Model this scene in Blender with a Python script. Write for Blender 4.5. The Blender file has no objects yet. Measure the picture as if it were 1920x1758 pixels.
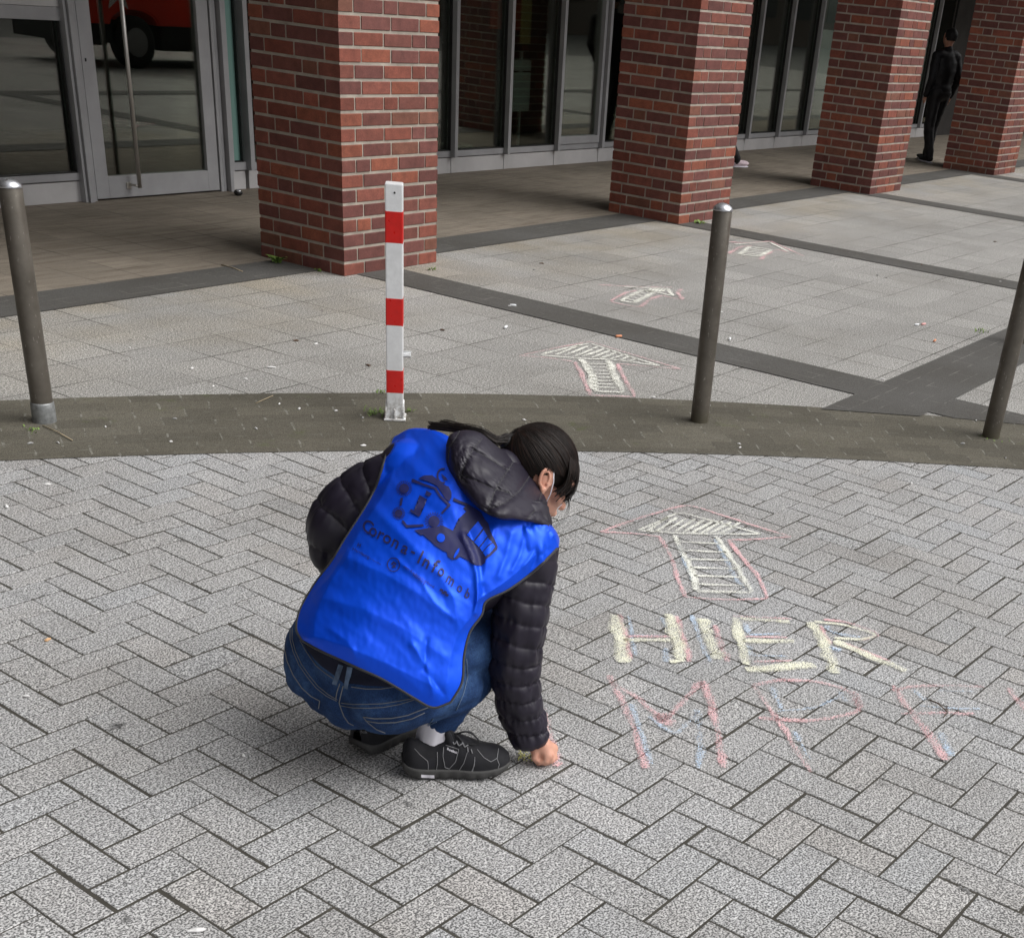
import bpy, bmesh, math, random
import numpy as np
from mathutils import Vector, Matrix, noise
from mathutils.bvhtree import BVHTree
random.seed(7); rng = np.random.default_rng(7)
PI = math.pi
scene = bpy.context.scene
COL = scene.collection

# ------------------------------------------------------------------ camera, sky, sun, exposure
CAM = Vector((-2.07651786, -1.66567925, 1.64986038))
RW = np.array([[0.5448421220, -0.8340369633, 0.0867721482],
               [-0.3976312549, -0.3480806689, -0.8489577335],
               [0.7382658377, 0.4280446144, -0.5212881745]])      # world -> camera (x right, y down, z ahead)
F_, CX, CY = 2393.94, 1159.0836, 1453.713                         # survey of the photograph: focal length and optical centre, px of 1920
cd = bpy.data.cameras.new('camera'); cam = bpy.data.objects.new('camera', cd); COL.objects.link(cam)
cd.sensor_fit = 'HORIZONTAL'; cd.sensor_width = 36.0; cd.lens = F_ / 1920 * 36
cd.shift_x = (960 - CX) / 1920; cd.shift_y = (CY - 879) / 1920
cd.clip_start = 0.05; cd.clip_end = 500
M = RW.T @ np.diag([1, -1, -1])
cam.matrix_world = Matrix([[*M[0], CAM.x], [*M[1], CAM.y], [*M[2], CAM.z], [0, 0, 0, 1]])
scene.camera = cam

SUN_EL, SUN_AZ = math.radians(52), math.radians(-62)              # azimuth from +X, counter-clockwise
world = bpy.data.worlds.new('World'); scene.world = world; world.use_nodes = True
nt = world.node_tree; nt.nodes.clear()
o = nt.nodes.new('ShaderNodeOutputWorld'); bg = nt.nodes.new('ShaderNodeBackground'); bg.inputs[1].default_value = 0.13
sky = nt.nodes.new('ShaderNodeTexSky'); sky.sky_type = 'NISHITA'; sky.sun_disc = False
sky.sun_elevation = SUN_EL; sky.sun_rotation = PI / 2 - SUN_AZ; sky.dust_density = 4.0; sky.air_density = 1.0
hs = nt.nodes.new('ShaderNodeHueSaturation'); hs.inputs['Saturation'].default_value = 0.12
nt.links.new(sky.outputs[0], hs.inputs['Color']); nt.links.new(hs.outputs[0], bg.inputs[0]); nt.links.new(bg.outputs[0], o.inputs[0])
sd = bpy.data.lights.new('sun', 'SUN'); sd.energy = 1.7; sd.angle = math.radians(60); sd.color = (1.0, 0.98, 0.955)
sun = bpy.data.objects.new('sun', sd); COL.objects.link(sun)
dv = Vector((math.cos(SUN_EL) * math.cos(SUN_AZ), math.cos(SUN_EL) * math.sin(SUN_AZ), math.sin(SUN_EL)))
sun.rotation_euler = dv.to_track_quat('Z', 'Y').to_euler(); sun.location = (0, 0, 20)
vs = scene.view_settings; vs.view_transform = 'Standard'; vs.look = 'None'; vs.gamma = 1.0; vs.exposure = 0.30

# ------------------------------------------------------------------ survey helpers (pixel of the 1920 px photograph -> point in the place)
FW = np.array([0.86510725, 0.50158693, 0.0]); RT = np.array([0.50158693, -0.86510725, 0.0])
CW = np.array(CAM)
def ray(x, y): return RW.T @ np.array([(x - CX) / F_, (y - CY) / F_, 1.0])
def onz(x, y, z=0.0):
    d = ray(x, y); return CW + d * ((z - CW[2]) / d[2])
def onY(x, y, Y):
    d = ray(x, y); return CW + d * ((Y - CW[1]) / d[1])
def at(x, y, dist):                                               # at a horizontal distance beyond the squatting woman's feet
    d = ray(x, y); return CW + d * ((dist - CW @ FW) / (d @ FW))
def loc(r, f, z): return RT * r + FW * f + np.array([0, 0, z])     # her own frame: right, away, up

# ------------------------------------------------------------------ object helpers
def tag(o, label=None, cat=None, group=None, kind=None):
    if label: o['label'] = label
    if cat: o['category'] = cat
    if group: o['group'] = group
    if kind: o['kind'] = kind
    return o
def empty(name, location=(0, 0, 0), rz=0.0, **k):
    o = bpy.data.objects.new(name, None); COL.objects.link(o); o.location = location; o.rotation_euler = (0, 0, rz)
    o.empty_display_size = 0.1
    return tag(o, **k)
def link(name, me, mat=None, parent=None, smooth=False):
    if mat is not None:
        me.materials.clear(); me.materials.append(mat)
    if smooth: me.polygons.foreach_set('use_smooth', [True] * len(me.polygons))
    o = bpy.data.objects.new(name, me); COL.objects.link(o)
    if parent is not None:
        o.parent = parent; o.matrix_parent_inverse = parent_inv(parent)
    return o
def parent_inv(p):                                                # every mesh is modelled in place, so only the empties have a transform to undo
    return Matrix.LocRotScale(p.location, p.rotation_euler, p.scale).inverted() if p.type == 'EMPTY' else Matrix.Identity(4)
def pymesh(name, v, f):
    me = bpy.data.meshes.new(name); me.from_pydata([tuple(map(float, p)) for p in v], [], f); me.update(); return me
def bm_mesh(name, bm):
    me = bpy.data.meshes.new(name); bm.to_mesh(me); bm.free(); return me
def box(bm, x0, x1, y0, y1, z0, z1, bevel=0.0):
    vs_ = [bm.verts.new(p) for p in ((x0, y0, z0), (x1, y0, z0), (x1, y1, z0), (x0, y1, z0), (x0, y0, z1), (x1, y0, z1), (x1, y1, z1), (x0, y1, z1))]
    fs = [bm.faces.new([vs_[i] for i in q]) for q in ((3, 2, 1, 0), (4, 5, 6, 7), (0, 1, 5, 4), (1, 2, 6, 5), (2, 3, 7, 6), (3, 0, 4, 7))]
    if bevel:
        es = list({e for f in fs for e in f.edges}); bmesh.ops.bevel(bm, geom=es, offset=bevel, segments=2, affect='EDGES', profile=0.6)
def boxes(name, lst, mat, parent=None, bevel=0.0):
    bm = bmesh.new()
    for b in lst: box(bm, *b, bevel=bevel)
    return link(name, bm_mesh(name, bm), mat, parent)
def frames(P):
    P = np.array(P, float); T = np.gradient(P, axis=0); T /= np.linalg.norm(T, axis=1)[:, None] + 1e-12
    ref = np.array([0, 0, 1.0]) if abs(T[0][2]) < 0.9 else np.array([1.0, 0, 0])
    n = np.cross(T[0], ref); n /= np.linalg.norm(n); Ns = [n]
    for i in range(1, len(P)):
        n = Ns[-1] - T[i] * (Ns[-1] @ T[i]); n /= np.linalg.norm(n) + 1e-12; Ns.append(n)
    Ns = np.array(Ns); return T, Ns, np.cross(T, Ns)
def catmull(P, n):
    P = np.array(P, float); m = len(P) - 1; out = []
    E0 = 2 * P[0] - P[1]; E1 = 2 * P[-1] - P[-2]; Q = np.vstack([E0, P, E1])
    for t in np.linspace(0, m, n):
        i = min(int(t), m - 1); u = t - i; a, b, c, d = Q[i], Q[i + 1], Q[i + 2], Q[i + 3]
        out.append(0.5 * ((2 * b) + (-a + c) * u + (2 * a - 5 * b + 4 * c - d) * u * u + (-a + 3 * b - 3 * c + d) * u ** 3))
    return np.array(out)
def tube(P, R, seg=10, caps=True, rfun=None):
    P = np.array(P, float); R = np.broadcast_to(np.array(R, float), (len(P),)); T, N, Bn = frames(P)
    v = []; f = []
    for i in range(len(P)):
        for j in range(seg):
            a = 2 * PI * j / seg; r = R[i] * (rfun(i, a) if rfun else 1)
            v.append(P[i] + r * (math.cos(a) * N[i] + math.sin(a) * Bn[i]))
    for i in range(len(P) - 1):
        for j in range(seg):
            k = (j + 1) % seg; f.append((i * seg + j, i * seg + k, (i + 1) * seg + k, (i + 1) * seg + j))
    if caps:
        f.append(tuple(range(seg - 1, -1, -1))); f.append(tuple((len(P) - 1) * seg + j for j in range(seg)))
    return v, f
def merge(parts):
    v = []; f = []
    for a, b in parts:
        n = len(v); v += list(a); f += [tuple(i + n for i in q) for q in b]
    return v, f
def tubes(name, lst, mat, parent=None, seg=6, smooth=True):
    v, f = merge([tube(P, R, seg) for P, R in lst]); return link(name, pymesh(name, v, f), mat, parent, smooth)
def ellipsoid(c, ax, r, n=24):                                    # ax = 3 unit rows, r = 3 radii
    ax = np.array(ax, float); v = []; f = []
    for i in range(n + 1):
        th = PI * i / n
        for j in range(2 * n):
            ph = PI * j / n; q = np.array([math.sin(th) * math.cos(ph) * r[0], math.sin(th) * math.sin(ph) * r[1], math.cos(th) * r[2]])
            v.append(np.array(c) + q @ ax)
    for i in range(n):
        for j in range(2 * n):
            k = (j + 1) % (2 * n); f.append((i * 2 * n + j, (i + 1) * 2 * n + j, (i + 1) * 2 * n + k, i * 2 * n + k))
    return v, f
def capsule(a, b, ra, rb, n=14):
    a = np.array(a, float); b = np.array(b, float); L = np.linalg.norm(b - a); d = (b - a) / L; P = []; R = []
    for t in np.linspace(-1, 0, 7)[:-1] * PI / 2: P.append(a + d * ra * math.sin(t)); R.append(max(ra * math.cos(t), 1e-4))
    for t in np.linspace(0, 1, 6): P.append(a + (b - a) * t); R.append(ra + (rb - ra) * t)
    for t in np.linspace(0, 1, 7)[1:] * PI / 2: P.append(b + d * rb * math.sin(t)); R.append(max(rb * math.cos(t), 1e-4))
    return tube(P, R, n)
def fuse(name, parts, voxel, smooth_it, mat, parent):             # one continuous skin over overlapping volumes
    v, f = merge(parts); me = pymesh(name, v, f); o = bpy.data.objects.new(name, me); COL.objects.link(o)
    r = o.modifiers.new('r', 'REMESH'); r.mode = 'VOXEL'; r.voxel_size = voxel
    s = o.modifiers.new('s', 'SMOOTH'); s.factor = 0.5; s.iterations = smooth_it
    dg = bpy.context.evaluated_depsgraph_get(); me2 = bpy.data.meshes.new_from_object(o.evaluated_get(dg))
    bpy.data.objects.remove(o); me2.name = name
    return link(name, me2, mat, parent, True)
def bvh_of(*obs):
    v = []; f = []
    for o in obs:
        n = len(v); v += [Vector(p.co) for p in o.data.vertices]; f += [tuple(i + n for i in p.vertices) for p in o.data.polygons]
    return BVHTree.FromPolygons(v, f)
def cast(bvh, x, y, off=0.001, dflt=None):
    d = Vector(ray(x, y)).normalized(); h, n, i, t = bvh.ray_cast(CAM, d)
    if h is None: return None if dflt is None else np.array(dflt)
    if n.dot(d) > 0: n = -n
    return np.array(h + n * off)
def cast_line(bvh, pts, step=4.0, off=0.001):
    P = []
    for (a, b) in zip(pts[:-1], pts[1:]):
        n = max(1, int(math.hypot(b[0] - a[0], b[1] - a[1]) / step))
        for i in range(n): P.append((a[0] + (b[0] - a[0]) * i / n, a[1] + (b[1] - a[1]) * i / n))
    P.append(pts[-1]); Q = [cast(bvh, *p, off) for p in P]; return [q for q in Q if q is not None]
def nz(x, y, z=0.0, s=1.0): return noise.noise(Vector((x * s, y * s, z * s)))

# ------------------------------------------------------------------ materials
class NT:
    def __init__(s, name):
        s.m = bpy.data.materials.new(name); s.m.use_nodes = True; s.t = s.m.node_tree; s.b = s.t.nodes['Principled BSDF']; s.out = s.t.nodes['Material Output']
        s.co = s.t.nodes.new('ShaderNodeTexCoord')
    def n(s, ty, **k):
        x = s.t.nodes.new(ty)
        for a, b in k.items():
            if a.startswith('i_'): x.inputs[int(a[2:]) if a[2:].isdigit() else a[2:].replace('_', ' ')].default_value = b
            else: setattr(x, a, b)
        return x
    def l(s, a, b): s.t.links.new(a, b)
    def noise(s, scale, detail=2, rough=0.5, vec=None, dist=0.0):
        x = s.n('ShaderNodeTexNoise', i_Scale=scale, i_Detail=detail, i_Roughness=rough, i_Distortion=dist); s.l(vec or s.co.outputs['Object'], x.inputs['Vector']); return x.outputs[0]
    def ramp(s, fac, stops):
        x = s.n('ShaderNodeValToRGB'); e = x.color_ramp.elements
        while len(e) < len(stops): e.new(0.5)
        for i, (p, c) in enumerate(stops): e[i].position = p; e[i].color = (*c, 1) if hasattr(c, '__len__') else (c, c, c, 1)
        s.l(fac, x.inputs[0]); return x.outputs[0]
    def math(s, op, a, b=None, c=None):
        x = s.n('ShaderNodeMath', operation=op)
        for i, q in enumerate((a, b, c)):
            if q is None: continue
            if isinstance(q, (int, float)): x.inputs[i].default_value = q
            else: s.l(q, x.inputs[i])
        return x.outputs[0]
    def mix(s, fac, a, b, mode='MIX'):
        x = s.n('ShaderNodeMix', data_type='RGBA', blend_type=mode)
        for i, q in ((0, fac), (6, a), (7, b)):
            if isinstance(q, (int, float)): x.inputs[i].default_value = q if i == 0 else (q, q, q, 1)
            elif isinstance(q, (tuple, list)): x.inputs[i].default_value = (*q, 1)
            else: s.l(q, x.inputs[i])
        return x.outputs[2]
    def bump(s, h, strength=0.3, dist=0.002):
        x = s.n('ShaderNodeBump', i_Strength=strength, i_Distance=dist); s.l(h, x.inputs['Height']); s.l(x.outputs[0], s.b.inputs['Normal'])
    def base(s, c, rough=0.6, spec=None, metal=None):
        if isinstance(c, (tuple, list)): s.b.inputs['Base Color'].default_value = (*c, 1)
        else: s.l(c, s.b.inputs['Base Color'])
        if isinstance(rough, (int, float)): s.b.inputs['Roughness'].default_value = rough
        else: s.l(rough, s.b.inputs['Roughness'])
        if spec is not None: s.b.inputs['Specular IOR Level'].default_value = spec
        if metal is not None: s.b.inputs['Metallic'].default_value = metal
        return s.m
def mottled(name, c, rough=0.5, amount=0.25, scale=8.0, metal=0.0, bump=0.0, bscale=200.0, spec=0.5):
    m = NT(name); n1 = m.noise(scale, 4, 0.6); k = m.ramp(n1, [(0.3, 1 - amount), (0.7, 1 + amount * 0.4)])
    col = m.mix(1.0, tuple(c), k, 'MULTIPLY')
    r = m.ramp(m.noise(scale * 2.3, 3), [(0.3, max(rough - 0.08, 0.02)), (0.7, min(rough + 0.08, 1))])
    if bump: m.bump(m.noise(bscale, 3), bump, 0.002)
    return m.base(col, r, spec, metal)
def sep(m, vec=None):
    x = m.n('ShaderNodeSeparateXYZ'); m.l(vec or m.co.outputs['Object'], x.inputs[0]); return x.outputs
def speck(m, scale, lo, hi, c0=0.40, c1=0.60, detail=1.5):
    return m.ramp(m.noise(scale, detail, 0.6), [(c0, lo), (c1, hi)])
def vcol(m, name='tint'):
    a = m.n('ShaderNodeAttribute', attribute_name=name); return a.outputs['Color']

def mat_paver():
    m = NT('granite_faced_paver'); s = speck(m, 210, (0.115, 0.115, 0.117), (0.58, 0.58, 0.585), 0.40, 0.60)
    s2 = speck(m, 90, 0.78, 1.14, 0.38, 0.62); c = m.mix(1.0, s, s2, 'MULTIPLY'); c = m.mix(1.0, c, vcol(m), 'MULTIPLY')
    big = m.ramp(m.noise(1.1, 5, 0.62), [(0.28, (0.72, 0.69, 0.65)), (0.5, (0.95, 0.94, 0.92)), (0.7, (1.06, 1.06, 1.06))])
    c = m.mix(1.0, c, big, 'MULTIPLY')
    st = m.ramp(m.noise(5.5, 5, 0.7), [(0.26, 0.62), (0.38, 1.0)]); c = m.mix(1.0, c, st, 'MULTIPLY')
    m.bump(m.noise(300, 2), 0.35, 0.0015); return m.base(c, 0.85, 0.3)
def mat_slab(name='slab', arcade=False):
    m = NT(name)
    if arcade: s = speck(m, 220, (0.17, 0.145, 0.115), (0.30, 0.265, 0.22), 0.4, 0.6)
    else: s = m.mix(1.0, speck(m, 170, (0.12, 0.118, 0.112), (0.52, 0.51, 0.49), 0.40, 0.60), speck(m, 75, 0.76, 1.16, 0.38, 0.62), 'MULTIPLY')
    x, y, z = sep(m)
    def joint(c, off, per):                                        # distance to the nearest joint, metres
        a = m.math('ADD', c, -off + per * 100.5); a = m.math('MODULO', a, per); a = m.math('SUBTRACT', a, per / 2); return m.math('ABSOLUTE', a)
    dx = joint(x, 0.065, 0.3); dy = joint(y, 0.265, 0.3)
    w = m.math('MULTIPLY', m.noise(3.1, 2), 0.0075)
    jx = m.math('LESS_THAN', dx, w); jy = m.math('LESS_THAN', dy, w)
    j = m.math('MAXIMUM', jx, jy); j = m.math('MULTIPLY', j, m.ramp(m.noise(1.7, 3), [(0.40, 0.12), (0.62, 0.95)]))
    cell = m.n('ShaderNodeCombineXYZ')
    m.l(m.math('FLOOR', m.math('DIVIDE', m.math('ADD', x, -0.065), 0.3)), cell.inputs[0]); m.l(m.math('FLOOR', m.math('DIVIDE', m.math('ADD', y, -0.265), 0.3)), cell.inputs[1])
    wn = m.n('ShaderNodeTexWhiteNoise', noise_dimensions='3D'); m.l(cell.outputs[0], wn.inputs[0])
    c = m.mix(1.0, s, m.ramp(wn.outputs[0], [(0.0, 0.90), (1.0, 1.06)]), 'MULTIPLY')
    big = m.ramp(m.noise(0.9, 6, 0.65), [(0.3, (0.78, 0.765, 0.74)), (0.5, (0.95, 0.945, 0.935)), (0.68, (1.05, 1.04, 1.03))])
    c = m.mix(1.0, c, big, 'MULTIPLY')
    if arcade:
        streak = m.n('ShaderNodeMapping'); streak.inputs['Scale'].default_value = (1.2, 9, 1); m.l(m.co.outputs['Object'], streak.inputs[0])
        c = m.mix(1.0, c, m.ramp(m.noise(2.0, 5, 0.7, streak.outputs[0]), [(0.3, (0.66, 0.62, 0.58)), (0.55, 1.0), (0.75, (1.15, 1.14, 1.12))]), 'MULTIPLY')
    else:                                                          # ochre run-off staining along the foot of the pillars
        g = m.math('SUBTRACT', y, 2.9); g = m.math('DIVIDE', g, 1.5); g = m.math('MULTIPLY', g, m.ramp(m.noise(1.6, 4), [(0.35, 0.0), (0.65, 1.0)]))
        c = m.mix(m.math('MINIMUM', m.math('MAXIMUM', m.math('MULTIPLY', g, 0.55), 0.0), 0.7), c, m.mix(1.0, c, (0.98, 0.84, 0.60), 'MULTIPLY'))
    spots = m.n('ShaderNodeTexVoronoi', i_Scale=5.0, i_Randomness=1.0); m.l(m.co.outputs['Object'], spots.inputs[0])
    c = m.mix(m.ramp(spots.outputs[0], [(0.045, 0.55), (0.075, 0.0)]), c, (0.09, 0.08, 0.07))
    c = m.mix(j, c, (0.045, 0.04, 0.033)); m.bump(m.noise(260, 2), 0.25, 0.0015)
    return m.base(c, 0.85, 0.3)
def mat_strip(name, axis):
    m = NT(name); x, y, z = sep(m)
    u, v = (x, y) if axis == 'x' else (y, x)
    row = m.math('FLOOR', m.math('DIVIDE', v, 0.1)); sh = m.math('MULTIPLY', m.math('MODULO', m.math('ADD', row, 1000), 2), 0.1)
    du = m.math('ABSOLUTE', m.math('SUBTRACT', m.math('MODULO', m.math('ADD', m.math('ADD', u, sh), 200.1), 0.2), 0.1))
    dv_ = m.math('ABSOLUTE', m.math('SUBTRACT', m.math('MODULO', m.math('ADD', v, 200.05), 0.1), 0.05))
    w = m.math('MULTIPLY', m.noise(9, 3), 0.006)
    j = m.math('MAXIMUM', m.math('LESS_THAN', du, w), m.math('LESS_THAN', dv_, w))
    j = m.math('MULTIPLY', j, m.ramp(m.noise(5, 4, 0.7), [(0.48, 0.0), (0.62, 0.75)]))
    c = speck(m, 330, (0.052, 0.050, 0.047), (0.115, 0.112, 0.106), 0.4, 0.6)
    c = m.mix(1.0, c, m.ramp(m.noise(1.5, 4), [(0.3, (0.82, 0.80, 0.76)), (0.7, (1.12, 1.12, 1.12))]), 'MULTIPLY')
    c = m.mix(j, c, (0.20, 0.19, 0.175)); m.bump(m.noise(300, 2), 0.3, 0.0015); return m.base(c, 0.8, 0.3)
def mat_band():
    m = NT('mossy_basalt_setts'); x, y, z = sep(m)
    dx = m.math('SUBTRACT', x, -4.60); dy = m.math('SUBTRACT', y, -6.06)
    r = m.math('SQRT', m.math('ADD', m.math('MULTIPLY', dx, dx), m.math('MULTIPLY', dy, dy))); a = m.math('MULTIPLY', m.math('ARCTAN2', dy, dx), 10.4)
    row = m.math('FLOOR', m.math('DIVIDE', r, 0.11)); sh = m.math('MULTIPLY', m.math('MODULO', row, 2), 0.1)
    wob = m.math('MULTIPLY', m.math('SUBTRACT', m.noise(7, 2), 0.5), 0.03)
    du = m.math('ABSOLUTE', m.math('SUBTRACT', m.math('MODULO', m.math('ADD', m.math('ADD', m.math('ADD', a, sh), wob), 200.1), 0.2), 0.1))
    dv_ = m.math('ABSOLUTE', m.math('SUBTRACT', m.math('MODULO', m.math('ADD', r, wob), 0.11), 0.055))
    w = m.math('MULTIPLY', m.noise(12, 3), 0.0075); w2 = m.math('MULTIPLY', w, 0.35)
    j = m.math('MAXIMUM', m.math('LESS_THAN', du, w), m.math('LESS_THAN', dv_, w2))
    j = m.math('MULTIPLY', j, m.ramp(m.noise(14, 4, 0.7), [(0.45, 0.0), (0.60, 0.8)]))
    c = speck(m, 340, (0.060, 0.055, 0.044), (0.145, 0.135, 0.112), 0.4, 0.6)
    c = m.mix(1.0, c, m.ramp(m.noise(1.2, 5, 0.6), [(0.3, (0.82, 0.81, 0.77)), (0.5, (1.0, 0.99, 0.95)), (0.7, (1.12, 1.12, 1.1))]), 'MULTIPLY')
    cc = m.n('ShaderNodeCombineXYZ'); m.l(row, cc.inputs[0]); m.l(m.math('FLOOR', m.math('DIVIDE', m.math('ADD', a, sh), 0.2)), cc.inputs[1]); wn = m.n('ShaderNodeTexWhiteNoise', noise_dimensions='3D'); m.l(cc.outputs[0], wn.inputs[0])
    c = m.mix(1.0, c, m.ramp(wn.outputs[0], [(0.0, 0.84), (1.0, 1.14)]), 'MULTIPLY')
    jd = m.math('MAXIMUM', m.math('LESS_THAN', du, 0.0035), m.math('LESS_THAN', dv_, 0.003)); c = m.mix(m.math('MULTIPLY', jd, 0.35), c, (0.04, 0.038, 0.03))
    c = m.mix(m.ramp(m.noise(4.5, 6, 0.75), [(0.60, 0.0), (0.74, 0.6)]), c, (0.075, 0.095, 0.028))
    c = m.mix(j, c, (0.24, 0.235, 0.205)); m.bump(m.noise(250, 3), 0.4, 0.002); return m.base(c, 0.85, 0.25)
def mat_brick():
    m = NT('clinker_brick'); c = vcol(m); c = m.mix(1.0, c, m.ramp(m.noise(14, 4, 0.65), [(0.3, 0.74), (0.7, 1.2)]), 'MULTIPLY')
    c = m.mix(1.0, c, m.ramp(m.noise(180, 3), [(0.35, 0.85), (0.65, 1.12)]), 'MULTIPLY')
    m.bump(m.noise(120, 3), 0.35, 0.002); return m.base(c, m.ramp(m.noise(9, 2), [(0.3, 0.5), (0.7, 0.75)]), 0.4)
def mat_chalk(name, c, cover=0.5, sc=240):
    m = NT(name); col = m.mix(m.ramp(m.noise(60, 3), [(0.35, 0.0), (0.65, 0.35)]), tuple(c), 0.8); m.base(col, 0.95, 0.1)
    a = m.noise(sc, 2.0, 0.65); b = m.noise(7, 3)
    a = m.math('ADD', a, m.math('MULTIPLY', m.math('SUBTRACT', b, 0.5), 0.35))
    e = m.n('ShaderNodeAttribute', attribute_name='edge'); a = m.math('ADD', a, m.math('MULTIPLY', e.outputs['Fac'], -0.13))
    al = m.ramp(a, [(cover - 0.03, 0.0), (cover + 0.06, 0.92)]); m.l(al, m.b.inputs['Alpha']); return m.m
def mat_glass(name, refl, tint, rough=0.0):
    m = NT(name); g = m.n('ShaderNodeBsdfGlossy', i_Roughness=rough); g.inputs[0].default_value = (1.0, 0.94, 0.89, 1)
    t = m.n('ShaderNodeBsdfTransparent'); t.inputs[0].default_value = (*tint, 1)
    lw = m.n('ShaderNodeLayerWeight', i_Blend=0.35); f = m.math('ADD', m.math('MULTIPLY', lw.outputs['Fresnel'], 0.55), refl)
    w = m.n('ShaderNodeMixShader'); m.l(f, w.inputs[0]); m.l(t.outputs[0], w.inputs[1]); m.l(g.outputs[0], w.inputs[2]); m.l(w.outputs[0], m.out.inputs[0]); return m.m
def mat_fabric(name, c, rough, sheen=0.0, weave=900, bump=0.15, amount=0.15, scale=12, spec=0.5, sheen_rough=0.4):
    m = NT(name); col = m.mix(1.0, tuple(c), m.ramp(m.noise(scale, 4), [(0.3, 1 - amount), (0.7, 1 + amount)]), 'MULTIPLY'); m.base(col, rough, spec)
    m.b.inputs['Sheen Weight'].default_value = sheen; m.b.inputs['Sheen Roughness'].default_value = sheen_rough
    m.bump(m.noise(weave, 2), bump, 0.0006); return m.m
def mat_denim():
    m = NT('denim'); w = m.n('ShaderNodeTexWave', i_Scale=260.0, i_Distortion=2.0); w.wave_type = 'BANDS'; w.bands_direction = 'DIAGONAL'; m.l(m.co.outputs['Object'], w.inputs[0])
    c = m.ramp(m.noise(9, 6, 0.7), [(0.30, (0.008, 0.022, 0.066)), (0.5, (0.016, 0.042, 0.120)), (0.70, (0.045, 0.10, 0.225))])
    c = m.mix(1.0, c, m.ramp(m.noise(420, 2), [(0.35, 0.72), (0.65, 1.3)]), 'MULTIPLY'); m.bump(w.outputs['Fac'], 0.2, 0.0008); return m.base(c, 0.85, 0.2)

def mat_bollard():
    m = NT('scuffed_bronze_paint'); c = m.ramp(m.noise(7, 4, 0.65), [(0.3, (0.095, 0.083, 0.068)), (0.7, (0.165, 0.148, 0.125))])
    mp = m.n('ShaderNodeMapping'); mp.inputs['Scale'].default_value = (1, 1, 0.25); m.l(m.co.outputs['Object'], mp.inputs[0])
    sc = m.ramp(m.noise(130, 2, 0.7, mp.outputs[0]), [(0.66, 0.0), (0.70, 0.8)]); c = m.mix(sc, c, (0.34, 0.32, 0.29)); x, y, z = sep(m)
    foot = m.ramp(m.math('ADD', z, m.math('MULTIPLY', m.noise(20, 3), 0.05)), [(0.03, 0.75), (0.10, 0.0)]); c = m.mix(foot, c, (0.10, 0.09, 0.06))
    m.bump(m.noise(60, 2), 0.08, 0.002); return m.base(c, m.ramp(m.noise(11, 3), [(0.3, 0.36), (0.7, 0.55)]), 0.5, 0.45)
def mat_post():
    m = NT('white_post_paint'); x, y, z = sep(m); g = m.ramp(m.noise(26, 5, 0.7), [(0.36, 0.90), (0.6, 1.0)]); c = m.mix(1.0, (0.78, 0.79, 0.80), g, 'MULTIPLY')
    foot = m.math('MULTIPLY', m.ramp(z, [(0.02, 0.8), (0.14, 0.0)]), m.ramp(m.noise(45, 4, 0.7), [(0.42, 0.0), (0.62, 1.0)])); c = m.mix(foot, c, (0.20, 0.17, 0.13))
    return m.base(c, 0.34, 0.5)
def mat_satin():
    m = NT('blue_satin'); c = m.ramp(m.noise(6, 3), [(0.3, (0.002, 0.072, 0.76)), (0.7, (0.002, 0.088, 0.86))]); m.base(c, 0.38, 0.35, 0.38)
    m.bump(m.noise(1300, 2), 0.10, 0.0005); return m.m
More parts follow.
